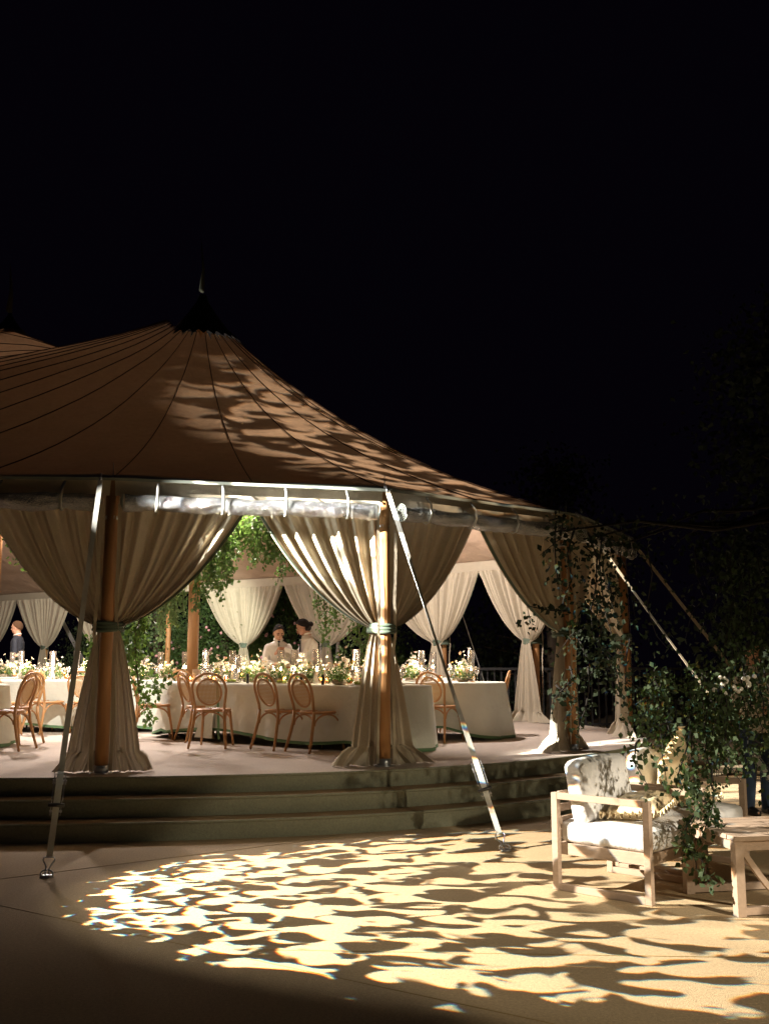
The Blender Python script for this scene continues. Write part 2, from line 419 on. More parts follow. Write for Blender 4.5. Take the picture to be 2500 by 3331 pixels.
slab('step', 'tread', 'riser', chaikin(offset_poly(P, .38 + .27, MORE), 4), 0, DK * 2 / 3)
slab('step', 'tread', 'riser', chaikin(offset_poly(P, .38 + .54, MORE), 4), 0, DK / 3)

# ------------------------------------------------------------------ tent
tent = thing('marquee_tent', 'large tan sailcloth marquee with tall pointed peak standing on the stepped deck', 'tent', (C1.x, C1.y, 0))
def T(p): return Vector(p) - Vector((C1.x, C1.y, 0))
ths = []; seams = []
NP = len(P)
for i in range(NP):
    a, b = P[i], P[(i + 1) % NP]; ln = (b - a).length; ns = max(2, round(ln / 1.35)); sub = 6
    for s_ in range(ns):
        seams.append(a.lerp(b, s_ / ns))
        for k in range(sub): ths.append((a.lerp(b, (s_ + k / sub) / ns), k / sub))
rr = [.0, .03, .06, .1, .15, .2, .26, .33, .4, .48, .56, .64, .72, .79, .86, .92, .97, 1.0]
RC = .56
def on_roof(q, frac, r, lift=0):
    d = q - C1; R = d.length; u = d / R
    rc = RC + (.14 if frac == 0.5 else 0) - (.0)
    rho = rc + (R - rc) * r
    p = C1 + u * rho
    z = roof_z(p) - .05 * sin(pi * frac) * sin(pi * min(1, r * 1.0)) + lift
    return Vector((p.x, p.y, z))
n = len(ths); vs = []; fs = []
for r in rr:
    for (q, fr) in ths: vs.append(T(on_roof(q, fr, r)))
for j in range(len(rr) - 1):
    for i in range(n): fs.append((j * n + i, j * n + (i + 1) % n, (j + 1) * n + (i + 1) % n, (j + 1) * n + i))
MB().add(vs, fs).build('roof', 'roof', tent)
mb = MB()
for q in seams:
    mb.tube([T(on_roof(q, 0, r, .012)) for r in rr], .007, 4, cap=False)
mb.build('seam', 'seam', tent)
# eave trim: flange and hanging valance, inner liner band
def ring_strip(mb, off0, z0, off1, z1, wav=0):
    a = offset_poly(P, off0); b = offset_poly(P, off1); n = len(P)
    for i in range(n):
        j = (i + 1) % n
        K = 8
        for k in range(K):
            t0, t1 = k / K, (k + 1) / K
            s0, s1 = sin(pi * t0), sin(pi * t1)
            A, B = a[i].lerp(a[j], t0), a[i].lerp(a[j], t1); Cc, D = b[i].lerp(b[j], t0), b[i].lerp(b[j], t1)
            mb.add([T((A.x, A.y, z0)), T((B.x, B.y, z0)), T((D.x, D.y, z1)), T((Cc.x, Cc.y, z1))], [(0, 1, 2, 3)])
mb = MB(); ring_strip(mb, -.02, EV + .012, .17, EV - .015); ring_strip(mb, .17, EV - .015, .172, EV - .045); mb.build('eave_flange', 'trim', tent, smooth=False)
mb = MB(); ring_strip(mb, .03, EV - .01, .03, EV - .17); ring_strip(mb, -.10, EV + .02, -.10, EV - .17); mb.build('valance', 'linen', tent, smooth=False)
# corner patches over each pole
mb = MB()
for i, p in enumerate(P[2:8]):
    def f(u, v, p=p, i=i + 2):
        q = p.lerp(P[i + 1], (u - .5) * .9) if u > .5 else p.lerp(P[i - 1], (.5 - u) * .9)
        d = C1 - q; d.normalize(); e = v * .13 * sqrt(max(0, 1 - (2 * u - 1) ** 2))
        s_ = q + d * e
        return T((s_.x, s_.y, roof_z(s_) + .014))
    mb.grid(f, 17, 5)
mb.build('corner_patch', 'patch', tent)
# poles
for i, p in enumerate(P):
    if i in (0, 15, 16, 17): continue
    d = (C1 - p); d.normalize()
    top = p + d * .03; mb = MB()
    mb.tube([T((p.x, p.y, DK + .06)), T((p.x, p.y, 1.8)), T((top.x, top.y, EV - .02))], .062, 14)
    po = mb.build('pole', 'wood', tent)
    mb = MB(); mb.tube([T((p.x, p.y, DK)), T((p.x, p.y, DK + .075))], .068, 14); mb.tube([T((p.x, p.y, DK)), T((p.x, p.y, DK + .008))], .10, 14)
    mb.build('pole_foot', 'steel', po)
    MB().tube([T((p.x, p.y, EV - .02)), T((p.x, p.y, EV + .16))], [.007, .004], 5).build('pole_pin', 'steel', po)
    MB().tube([T((top.x, top.y, EV - .40)), T((top.x, top.y, EV - .365))], .068, 12).build('pole_ring', 'steel', po)
for c, nm in ((C1, 1), (C2, 2)):
    mb = MB(); mb.tube([T((c.x, c.y, DK)), T((c.x, c.y, PK + .1))], .085, 14); mb.build('centre_pole', 'wood', tent)
    mb = MB()
    def capf(u, v):
        k = round(u * 56); fk = 1 if nm == 1 else .45; th = 2 * pi * k / 56; pr = [(.74 - .12 * (k % 2), -.655 + .10 * (k % 2)), (.42, -.36), (.24, -.12), (.10, .10), (.06, .22)][round(v * 4)]
        return T((c.x + fk * pr[0] * cos(th), c.y + fk * pr[0] * sin(th), PK + fk * pr[1] + (0 if nm == 1 else .18)))
    mb.grid(capf, 56, 5, closeu=True)
    cp = mb.build('vent_cap', 'cap', tent)
    zz = PK + .3
    mb = MB(); mb.tube([T((c.x - .02, c.y, zz)), T((c.x + .0, c.y, zz + .35)), T((c.x - .05, c.y, zz + .9))], [.10, .06, .006], 8, flat=.4)
    mb.build('pennant', 'pennant', cp)

# ------------------------------------------------------------------ drapes
TIE = DK + 1.36
def drape(i, seed, inner=False, W=(1, 1), puddle=.12, label='', sheer=False):
    p = P[i]; L_ = P[i - 1]; R_ = P[(i + 1) % NP]
    inn = (C1 - p).normalized() if i < 9 else Vector((0, -1, 0))
    dl = (L_ - p) * .5 * W[0]; dr = (R_ - p) * .5 * W[1]
    nl = Vector((dl.y, -dl.x, 0)).normalized(); nr = Vector((dr.y, -dr.x, 0)).normalized()
    if nl.dot(inn) > 0: nl = -nl
    if nr.dot(inn) > 0: nr = -nr
    rnd = random.Random(seed); ph = [rnd.uniform(0, 6.28) for _ in range(6)]
    base_ = Vector((p.x, p.y, 0)) + inn * (.10 if i < 7 else .19)
    NU, NV = 220, 46
    top = EV - .16
    tn = (dr.normalized() - dl.normalized()).normalized()   # along the wall
    def fold(u):
        a = abs(u)
        return sin(u * 40 + 1.8 * sin(u * 7 + ph[0]) + ph[1]) * .62 + .30 * sin(u * 74 + ph[2] + 2 * sin(5 * u + ph[4])) + .30 * sin(u * 17 + ph[3])
    def fd(uu, vv):
        u = uu * 2 - 1; a = abs(u); d = dl if u < 0 else dr; nrm = nl if u < 0 else nr
        if vv < .52:
            t = vv / .52; h = 1 - t
            z = TIE + (top - TIE) * h
            sag = .10 * a * sin(pi * h) * 1.0
            x = a * (h ** .68) * .99 + a * .0
            gather = .075 * u * (1 - h)
            amp = .030 + .062 * sqrt(h) * (1 if h < .97 else .6)
            pos = base_ + d * x + tn * gather + nrm * (fold(u) * amp * (.45 + .55 * a ** .2) + .05 * (1 - h))
            z -= sag * .6 * (1 if a > .2 else a / .2)
            if h > .93: pos += nrm * .02 * sin(u * 160)
            return Vector((pos.x, pos.y, z))
        t = (vv - .52) / .48
        z = TIE * (1 - t) + DK * t
        wdt = .085 + .27 * t ** .75
        pud = 0
        if t > .88: pud = (t - .88) / .12
        wdt += puddle * pud ** 1.5
        amp = .03 + .085 * t
        pos = base_ + tn * (u * wdt + .02 * sin(9 * u + ph[5]) * t) - inn * (fold(u * .55 + .2) * amp * .7 + .05 * (1 - abs(u)) * 0)
        out = puddle * .6 * pud ** 1.5 * (1 + .6 * sin(u * 7 + ph[2]))
        pos += -inn * out * (-1 if fold(u) < -.2 else 1) * .6
        z = max(DK + .010, z) + .055 * max(0, sin(pi * min(1, pud * 1.02))) ** .8 * (1 + .7 * sin(u * 11 + ph[1]) + .3 * sin(u * 29))
        z = max(DK + .008, z)
        return Vector((pos.x, pos.y, z))
    o = thing('drape', label, 'drape', (p.x, p.y, DK), group='linen drapes gathered at the tent poles')
    off = Vector((p.x, p.y, DK))
    MB().grid(lambda a, b: fd(a, b) - off, NU, NV).build('drape_cloth', 'linen', o)
    for e in (0, 1):
        def ed(a, b, e=e):
            uu = (.012 * a) if e == 0 else 1 - .012 * a
            q = fd(uu, b * .52) - off - inn * .012
            q2 = fd(0 if e == 0 else 1, b * .52) - off - inn * .012
            return q2 + (q - q2).normalized() * .035 * a if (q - q2).length > 1e-6 else q2
        MB().grid(ed, 3, 30).build('edge_binding', 'sage', o)
    mb = MB()
    c = Vector(((inn.x) * .06, (inn.y) * .06, TIE - DK))
    for k in range(3):
        ring = []
        for q in range(24):
            th = 2 * pi * q / 24
            v = tn * cos(th) * (.125 + .004 * k) + inn * sin(th) * .135
            ring.append(c + v + Vector((0, 0, .03 - .03 * k + .008 * sin(th * 2 + k))))
        mb.tube(ring, .022, 6, closed=True)
    mb.build('tie_band', 'sage', o)
    # flat tape hanging either side of the pole
    for s_ in (-1, 1):
        mb = MB(); pts = []
        for k in range(15):
            t = k / 14; z = (EV - .25) * (1 - t) + (DK + .03) * t - DK
            b_ = .035 * math.exp(-((z + DK - TIE) / .12) ** 2)
            q = tn * s_ * (.085 + b_ + .008 * sin(t * 9)) - inn * (.045 + .02 * sin(t * 5 + s_))
            pts.append(Vector((q.x, q.y, z)))
        vs = []
        for q in pts: vs += [q - tn * .016, q + tn * .016]
        mb.add(vs, [(2 * k, 2 * k + 1, 2 * k + 3, 2 * k + 2) for k in range(14)])
        mb.build('tape', 'linen', o)
    return o
dr_lab = {2: 'linen drape at the pole off to the left of the front steps', 3: 'shaded olive linen drape tied to the left front pole beside the long strap',
          4: 'brightly spotlit linen drape tied to the middle front pole', 5: 'linen drape behind the hanging branches, tied to the right front pole',
          6: 'linen drape at the right end of the deck behind the dark leaves', 7: 'pale drape tied on the far side, seen through the right bay, puddling on bright floor',
          8: 'pale drape on the far side behind the round end of the right table', 9: 'pinkish drape on the far side right behind the standing waiter',
          10: 'leaf-shadowed drape on the far side left of the two waiters', 11: 'far side drape mostly hidden behind greenery',
          12: 'half hidden far drape just right of the left strap', 13: 'pale far drape with a bright spot at its top, behind the left table',
          14: 'pale far drape at the left edge behind the man in the suit'}
for i in (2, 3, 4, 5, 6, 7, 8, 9, 10, 12, 13, 14):
    drape(i, 100 + i, label=dr_lab[i], puddle=.20 if i in (4, 7, 5, 6) else .10)

# ------------------------------------------------------------------ rolled clear side walls under the eave
def roll(i, label):
    a, b = P[i], P[i + 1]; d = (b - a).normalized(); nrm = Vector((d.y, -d.x, 0))
    A = a + d * .12 + nrm * .15; B = b - d * .12 + nrm * .15; Z = EV - .24
    o = thing('rolled_clear_wall', label, 'rolled tent wall', (A.x, A.y, Z), group='rolled clear walls hung under the eave')
    ln = (B - A).length; rnd = random.Random(i)
    def f(u, v):
        th = 2 * pi * u; x = ln * v
        r = .080 + .012 * noise.noise((x * 3, cos(th) * 1.2, sin(th) * 1.2 + i * 5)) * 2 + .008 * noise.noise((x * 11, cos(th) * 3, sin(th) * 3))
        for k in range(4):
            xs = ln * (k + .5) / 4; r *= 1 - .16 * math.exp(-((x - xs) / .06) ** 2)
        q = d * x + nrm * (cos(th) * r) + Vector((0, 0, sin(th) * r - .02 * sin(pi * ((x / ln * 4 + .5) % 1))))
        return q
    MB().grid(f, 28, 110, closeu=True).build('vinyl_roll', 'vinyl', o)
    # spiral end
    for e, x in ((0, -.01), (1, ln + .01)):
        mb = MB(); pts = []
        for k in range(60):
            th = k * .42; r = .02 + .078 * k / 60
            pts.append(d * (x + .03 * (1 - k / 60) * (-1 if e == 0 else 1)) + nrm * cos(th) * r + Vector((0, 0, sin(th) * r)))
        mb.tube(pts, .005, 5); mb.build('roll_end', 'trim', o)
    for k in range(4):
        x = ln * (k + .5) / 4; c = d * x; pts = []
        for q in range(16):
            th = pi * .5 + 2 * pi * q / 15 * .92 - .2
            pts.append(c + nrm * cos(th) * .094 + Vector((0, 0, sin(th) * .094)))
        pts = [c + nrm * -.0 + Vector((0, 0, .19))] + [c + nrm * .085 + Vector((0, 0, .10))] + [c + nrm * .1 + Vector((0, 0, .0))] + [c + nrm * .06 + Vector((0, 0, -.085))] + [c + Vector((0, 0, -.098))] + [c - nrm * .07 + Vector((0, 0, -.05))]
        mb = MB(); vs = []
        sk = rnd.uniform(-.02, .02)
        for m_, q in enumerate(pts): vs += [q - d * (.014) + d * sk * m_ * .3, q + d * .014 + d * sk * m_ * .3]
        mb.add(vs, [(2 * z, 2 * z + 1, 2 * z + 3, 2 * z + 2) for z in range(len(pts) - 1)])
        s_ = mb.build('hanging_strap', 'webbing', o)
        sol = s_.modifiers.new('t', 'SOLIDIFY'); sol.thickness = .003
        mb = MB(); mb.ball(c + Vector((0, 0, .17)) + nrm * .02, (.012, .006, .012)); mb.build('grommet', 'steel', s_)
roll(2, 'dark glinting clear roll under the eave left of the left front pole')
roll(3, 'brightly lit silvery clear roll between the left and middle front poles')
roll(4, 'dim clear roll between the middle front pole and the hanging branches')
roll(5, 'clear roll hidden behind dark leaves at the right corner')

# ------------------------------------------------------------------ ratchet straps (guys)
def guy(top, hook, label, wdt=.044, wm='webbing', ratchet=True, group='ratchet straps holding the tent down', twist=1):
    top = Vector(top); hook = Vector(hook); o = thing('ratchet_strap', label, 'strap', hook, group=group)
    t = top - hook; L_ = t.length; u = t.normalized()
    view = (Vector((0, 0, 1.53)) - (top + hook) / 2).normalized()
    side0 = u.cross(view).normalized()
    def strip(l0, l1, w_, n=30, tw=0, off=0):
        vs = []
        for k in range(n + 1):
            l = l0 + (l1 - l0) * k / n; tt = (l - l0) / (l1 - l0)
            ang = tw * sin(pi * min(1, tt * 1.1)) * 1.25
            s_ = (Matrix.Rotation(ang, 3, u) @ side0)
            nn = u.cross(s_)
            c = u * l + nn * off
            vs += [c - s_ * w_ / 2, c + s_ * w_ / 2]
        return MB().add(vs, [(2 * k, 2 * k + 1, 2 * k + 3, 2 * k + 2) for k in range(n)])
    hk = .14
    s1 = strip(hk + .62 if ratchet else .05, L_, wdt, 40, twist * .9 if ratchet else 0).build('strap_web', wm, o, smooth=False)
    s1.modifiers.new('t', 'SOLIDIFY').thickness = .004
    if ratchet:
        nv = side0.cross(u).normalized()
        if nv.dot(view) < 0: nv = -nv
        s2 = strip(hk, hk + .36, wdt, 6, 0).build('short_web', 'webbing', o, smooth=False); s2.modifiers.new('t', 'SOLIDIFY').thickness = .006
        R = Matrix((side0, u, nv)).transposed()
        mb = MB()
        for s_ in (-1, 1):
            mb.box(u * (hk + .46) + side0 * s_ * .036 + nv * .015, (.004, .30, .045), R)
            mb.box(u * (hk + .52) + side0 * s_ * .041 + nv * .03, (.004, .20, .035), R)
        mb.tube([u * (hk + .56) - side0 * .05 + nv * .02, u * (hk + .56) + side0 * .05 + nv * .02], .018, 10)
        mb.tube([u * (hk + .34) - side0 * .045, u * (hk + .34) + side0 * .045], .009, 8)
        ra = mb.build('ratchet', 'steel', o, smooth=False)
        mb = MB(); mb.tube([u * (hk + .37) - side0 * .058 + nv * .045, u * (hk + .37) + side0 * .058 + nv * .045], .014, 8); mb.build('ratchet_handle', 'dark_metal', ra)
        # tail of webbing folded over the ratchet
        pts = [u * (hk + .30) + nv * .03, u * (hk + .45) + nv * .05, u * (hk + .60) + nv * .055, u * (hk + .64) + nv * .03, u * (hk + .60) + nv * .01]
        vs = []
        for q in pts: vs += [q - side0 * .024, q + side0 * .024]
        MB().add(vs, [(2 * k, 2 * k + 1, 2 * k + 3, 2 * k + 2) for k in range(len(pts) - 1)]).build('folded_tail', 'webbing', o)
        # hook
        mb = MB()
        mb.tube([u * hk - side0 * .034, u * (hk - .02) - side0 * .04, u * (hk - .07) - side0 * .012, u * .03 - side0 * .012, u * .0 - side0 * .03 , u * .02 - side0 * .04], .006, 6)
        mb.tube([u * hk + side0 * .034, u * (hk - .02) + side0 * .04, u * (hk - .07) + side0 * .012, u * .03 + side0 * .012, u * .0 + side0 * .03, u * .02 + side0 * .04], .006, 6)
        mb.tube([u * hk - side0 * .034, u * hk + side0 * .034], .005, 6)
        mb.build('wire_hook', 'steel', o)
        mb = MB(); ring = [Vector((.045 * cos(2 * pi * k / 14), 0, .02 + .03 * sin(2 * pi * k / 14))) for k in range(14)]
        mb.tube(ring, .007, 6, closed=True); mb.lathe([(.05, 0), (.045, .012), (.02, .018)], 14); mb.build('ground_ring', 'steel', o)
    mb = MB(); mb.tube([u * (L_ - .02), u * (L_ + .06)], .012, 6); mb.build('top_shackle', 'steel', o)
    return o
guy((-2.66, 9.2, EV - .06), (-2.40, 7.39, 0), 'long pale ratchet strap running down from the left front pole to the dark carpet', twist=.25)
guy((.03, 10.02, EV - .04), (.973, 8.38, 0), 'long twisted ratchet strap from the middle front pole to the spotlit carpet', twist=1)
guy((2.3, 11.72, EV - .05), (4.0, 9.9, 0), 'strap glinting through the dark leaves at the right front pole', wdt=.03, wm='webbing_dimmed', twist=.8)
guy((3.5, 14.1, EV - .05), (5.6, 13.2, 0), 'dimmed strap slanting down from the right end of the tent', wm='webbing_dimmed', ratchet=False, twist=0)
guy((-8.9, 26.5, EV - .05), (-7.6, 28.3, 0), 'pale strap slanting down outside, behind the left tables', ratchet=False, twist=0, wdt=.10)
guy((1.2, 18.9, EV - .05), (2.4, 20.9, 0), 'thin guy line outside beyond the right table', ratchet=False, twist=0, wdt=.02)
# ------------------------------------------------------------------ cane chairs
def arc(fn, n): return [fn(k / (n - 1)) for k in range(n)]
def make_chair(label):
    o = thing('bentwood_chair', label, 'chair', group='bentwood cane chairs at the dining tables')
    for s_ in (-1, 1):
        MB().tube([(s_ * .225, -.30, 0), (s_ * .205, -.255, .16), (s_ * .185, -.215, .33), (s_ * .18, -.205, .46)], [.015, .018, .019, .019], 8).build('leg', 'bentwood', o)
        MB().tube([(s_ * .20, .24, 0), (s_ * .185, .215, .18), (s_ * .165, .175, .42)], [.014, .016, .019], 8).build('leg', 'bentwood', o)
    pts = [(-.18, -.205, .45), (-.182, -.215, .52), (-.195, -.235, .60), (-.205, -.255, .68)]
    for k in range(13):
        th = pi - pi * k / 12
        pts.append((.205 * cos(th), -.262 - .045 * sin(th), .70 + .185 * sin(th)))
    pts += [(.205, -.255, .68), (.195, -.235, .60), (.182, -.215, .52), (.18, -.205, .45)]
    MB().tube(pts, .0165, 8).build('back_hoop', 'bentwood', o)
    ring = [(.148 * cos(2 * pi * k / 28), -.25 - .055 * sin(2 * pi * k / 28), .665 + .155 * sin(2 * pi * k / 28)) for k in range(28)]
    MB().tube(ring, .0135, 8, closed=True).build('back_ring', 'bentwood', o)
    n = 28; vs = [(.14 * cos(2 * pi * k / n), -.25 - .052 * sin(2 * pi * k / n), .665 + .148 * sin(2 * pi * k / n)) for k in range(n)]
    MB().add(vs, [tuple(range(n))]).build('cane_back', 'cane', o, smooth=False)
    mb = MB(); mb.lathe([(.165, .452), (.165, .432), (.205, .428), (.214, .442), (.208, .458), (.172, .460), (.165, .452)], 32, (0, .0, 0), 1, 1.02)
    mb.build('seat_rim', 'bentwood', o)
    MB().lathe([(.17, .450), (.12, .446), (.001, .444)], 28).build('seat', 'cane_seat', o)
    def brace(a, b, dz=.30):
        a = Vector(a); b = Vector(b)
        return [a.lerp(b, (1 - cos(pi * k / 12)) / 2) * 1.0 + Vector((0, 0, dz + .125 * sin(pi * k / 12))) for k in range(13)]
    mb = MB()
    for a, b in (((-.185, -.2, 0), (.185, -.2, 0)), ((-.175, .18, 0), (.175, .18, 0)), ((-.19, -.2, 0), (-.17, .18, 0)), ((.19, -.2, 0), (.17, .18, 0))):
        mb.tube(brace(a, b), .0105, 6)
    mb.build('leg_brace', 'bentwood', o)
    return o
chairs = [  # rear-leg centre x, y, facing vector, label
    (-2.10, 12.10, (.06, 1), 'cane chair squarely back-on, in front of the overlap in the long tablecloth'),
    (-1.42, 11.95, (.72, .69), 'angled cane chair, left of the neighbouring pair at the long table'),
    (-.98, 11.62, (.73, .68), 'angled cane chair, right of the neighbouring pair, nearest the spotlit drape'),
    (.58, 13.05, (.55, .84), 'amber cane chair back-on at the right-hand table, just left of the slanting strap'),
    (.02, 13.45, (.75, .66), 'cane chair half hidden behind the spotlit drape, only seat corner showing'),
    (-3.35, 13.5, (.95, .3), 'pale cane chair peeking out beside the trailing vine'),
    (-2.62, 13.15, (.85, .5), 'pale brightly lit cane chair directly behind the back-on chair'),
    (-4.2, 11.98, (-1, .12), 'cane chair seen sideways facing the table at the left edge, nearest the steps'),
    (-4.42, 12.75, (-.93, .36), 'second sideways cane chair just behind the nearest one on the left'),
    (-5.0, 14.4, (.55, .8), 'cane chair at the left edge with its back to the camera by the white table'),
    (-5.15, 15.15, (1, .0), 'cane chair turned side-on with empty seat in front of the white tablecloth'),
    (-4.25, 14.2, (.12, 1), 'cane chair partly behind the left strap at the white table'),
    (-5.45, 13.9, (.3, .95), 'cane chair cut off by the left edge of the picture'),
    (1.75, 14.35, (-.95, .2), 'cane chair at the far right end of the right-hand table'),
    (1.15, 15.2, (-.3, -.95), 'cane chair on the far side of the right table, behind the white bouquet'),
    (.45, 15.5, (-.35, -.93), 'cane chair on the far side of the right table, behind the wine glasses'),
    (-.15, 15.6, (-.3, -.95), 'cane chair on the far side of the right table, nearest the spotlit drape'),
    (-2.05, 14.95, (-.5, -.86), 'dark cane chair beyond the long table, behind the fruit plate'),
    (-1.75, 15.9, (.1, 1), 'cane chair beyond the long table just left of the waiters'),
    (-.55, 14.0, (-.6, -.8), 'cane chair beyond the long table just right of the waiters'),
    (-3.1, 15.4, (.1, 1), 'cane chair back behind the flowers, near the centre pole'),
]
c0 = None
for (x, y, fv, lab) in chairs:
    f = Vector((fv[0], fv[1], 0)).normalized(); rz = atan2(-f.x, f.y)
    ox, oy = x + f.x * .28, y + f.y * .28
    if c0 is None:
        c0 = make_chair(lab); c0.location = (ox, oy, DK); c0.rotation_euler = (0, 0, rz)
    else: dup(c0, (ox, oy, DK), rz, lab)

# ------------------------------------------------------------------ tables + cloths
TZ = .745
def stadium(L_, W_, n=14):
    r = W_ / 2; h = L_ / 2 - r; pts = []
    m_ = max(4, int(2 * h / .08))
    for k in range(m_): pts.append((-h + 2 * h * k / m_, -r))
    for k in range(n): th = -pi / 2 + pi * k / n; pts.append((h + r * cos(th), r * sin(th)))
    for k in range(m_): pts.append((h - 2 * h * k / m_, r))
    for k in range(n): th = pi / 2 + pi * k / n; pts.append((-h + r * cos(th), r * sin(th)))
    return pts
def table(cx, cy, ang, L_, W_, tlab, clab, seed, hemz=.05, lift=None):
    o = thing('dining_table', tlab, 'table', (cx, cy, DK), ang, group='long dining tables under cloths')
    base = stadium(L_ - .02, W_ - .02); n = len(base)
    mb = MB(); mb.add([(x, y, TZ - .03) for x, y in base] + [(x, y, TZ - .008) for x, y in base], [tuple(range(n - 1, -1, -1)), tuple(range(n, 2 * n))] + [(i, (i + 1) % n, n + (i + 1) % n, n + i) for i in range(n)])
    mb.build('tabletop', 'teak', o, smooth=False)
    for sx in (-1, 1):
        for sy in (-1, 1):
            MB().tube([(sx * (L_ / 2 - .45), sy * (W_ / 2 - .18), 0), (sx * (L_ / 2 - .45), sy * (W_ / 2 - .18), TZ - .03)], .016, 8).build('leg', 'dark_metal', o)
    cl = thing('tablecloth', clab, 'tablecloth', (cx, cy, DK), ang, group='pale tablecloths with green hems')
    st = stadium(L_, W_); n = len(st); rnd = random.Random(seed); ph = [rnd.uniform(0, 6) for _ in range(5)]
    nrm = []
    for i in range(n):
        a = Vector(st[i - 1]); b = Vector(st[(i + 1) % n]); t = (b - a).normalized(); nrm.append(Vector((t.y, -t.x)))
    arcl = [0]
    for i in range(1, n + 1): arcl.append(arcl[-1] + (Vector(st[i % n]) - Vector(st[i - 1])).length)
    rows = [0, .006, .02, .05, .1, .17, .25, .34, .43, .52, .60, .66, TZ - .040, TZ - .0]
    def pt(i, dz, hem0):
        s_ = arcl[i]; k = dz / TZ
        endn = abs(nrm[i].x)
        fold = sin(s_ * 17 + 1.5 * sin(s_ * 3 + ph[0]) + ph[1]) * .5 + .5 * sin(s_ * 9 + ph[2]) + .3 * sin(s_ * 31 + ph[3])
        amp = (.016 + .05 * endn ** 1.5) * k
        off = .003 + min(.012, dz) + amp * (1 + fold) + .02 * k
        hem_lift = hemz + .10 * (.5 + .5 * sin(s_ * 2.1 + ph[4])) * (1 - endn)
        z = TZ - min(dz, TZ - hem_lift if endn < .7 else dz - 0)
        z = TZ - dz * (TZ - hem_lift * (1 - .9 * endn)) / TZ
        q = Vector(st[i]) + nrm[i] * off
        return (q.x, q.y, max(z, .006))
    vs = [(x * .999, y * .999, TZ) for x, y in st]; fs = [tuple(range(n))]
    R = len(rows)
    for r in rows[1:R - 1]:
        vs += [pt(i, r, 0) for i in range(n)]
    for j in range(R - 2):
        for i in range(n): fs.append((j * n + (i + 1) % n, j * n + i, (j + 1) * n + i, (j + 1) * n + (i + 1) % n))
    MB().add(vs, fs).build('cloth', 'cloth', cl)
    vs = [pt(i, rows[-2], 0) for i in range(n)] + [pt(i, rows[-1], 0) for i in range(n)]
    MB().add(vs, [((i + 1) % n, i, n + i, n + (i + 1) % n) for i in range(n)]).build('hem', 'hem', cl)
    return o, cl
TABS = {
 'F': (-1.27, 13.12, radians(-37.7), 4.3, 1.15), 'R': (.42, 14.25, radians(-25), 2.6, 1.1), 'L': (-4.6, 15.4, radians(0), 2.8, 1.15),
 'N': (-6.1, 12.35, radians(6), 2.9, 1.1), 'B': (-2.6, 16.9, radians(8), 4.4, 1.1), 'Q': (.2, 17.0, radians(-20), 2.4, 1.0), 'K': (-6.9, 17.9, radians(15), 4.2, 1.1)}
tlabs = {'F': ('long dining table running diagonally in the middle of the tent', 'pale green-hemmed cloth on the long middle table, open at an overlap'),
 'R': ('dining table with a round end in the right bay', 'pale cloth pooling on the floor at the round end of the right table'),
 'L': ('dining table behind the left strap under bright light', 'bright white cloth on the table behind the left strap'),
 'N': ('dining table cut off at the left edge', 'shaded cloth on the table cut off at the left edge'),
 'B': ('far dining table beyond the waiters', 'cloth on the far table beyond the waiters'),
 'Q': ('small far dining table behind the right table', 'cloth on the small far table behind the right one'),
 'K': ('far dining table at the back left', 'cloth on the far table at the back left')}
for k, v in TABS.items(): table(*v, tlabs[k][0], tlabs[k][1], ord(k))
# overlap flap of the long cloth: two falling edges with green borders
cx, cy, ang, L_, W_ = TABS['F']
fl = thing('cloth_flap', 'green-edged flap where two cloths overlap on the long table', 'tablecloth', (cx, cy, DK), ang)
lx = -.62; yy = -W_ / 2 - .035
mb = MB(); mb.grid(lambda u, v: Vector((lx - .02 + (u - 1) * (.04 + .30 * v) , yy - .015 - .05 * v - .02 * sin(u * 6 + v * 3) * v, TZ + .004 - (TZ - .05) * v)), 12, 12); mb.build('flap_cloth', 'cloth', fl)
mb = MB(); mb.grid(lambda u, v: Vector((lx - .02 + u * .045 + .10 * v, yy - .02 - .05 * v, TZ - .01 - (TZ - .06) * v)), 3, 12); mb.build('flap_border', 'hem', fl)

# ------------------------------------------------------------------ table-top things
def tpos(k, u, v):
    cx, cy, ang, L_, W_ = TABS[k]
    x, y = u * (L_ / 2 - .1), v * (W_ / 2 - .09)
    return (cx + x * cos(ang) - y * sin(ang), cy + x * sin(ang) + y * cos(ang), DK + TZ + .002)
def hurricane():
    o = thing('candle_cylinder', 'tall clear glass cylinder sheltering a lit candle on a table', 'candle holder', group='tall glass candle cylinders')
    g_ = MB().lathe([(.046, 0), (.049, .004), (.049, .43), (.0465, .43), (.0465, .012), (.001, .010)], 20).build('glass_cylinder', 'glass', o)
    c = MB().lathe([(.021, .012), (.021, .15), (.014, .152), (.001, .150)], 14).build('candle', 'wax', o)
    MB().lathe([(.001, .152), (.012, .168), (.010, .186), (.001, .215)], 8).build('flame', 'flame', c)
    return o
def votive():
    o = thing('votive', 'small glass votive with a lit candle', 'candle holder', group='small glass votives')
    MB().lathe([(.030, 0), (.032, .004), (.036, .085), (.034, .085), (.030, .010), (.001, .008)], 16).build('votive_glass', 'amber', o)
    c = MB().lathe([(.024, .012), (.024, .035), (.001, .035)], 12).build('candle', 'wax', o)
    MB().lathe([(.001, .036), (.011, .050), (.001, .078)], 8).build('flame', 'flame', c)
    return o
def wineglass():
    o = thing('wine_glass', 'clear stemmed wine glass on a table', 'glass', group='stemmed wine glasses')
    MB().lathe([(.034, 0), (.034, .003), (.006, .010), (.0045, .085), (.012, .098), (.032, .120), (.035, .150), (.041, .190), (.039, .190), (.033, .150), (.029, .122), (.004, .102)], 16).build('bowl_and_stem', 'glass', o)
    return o
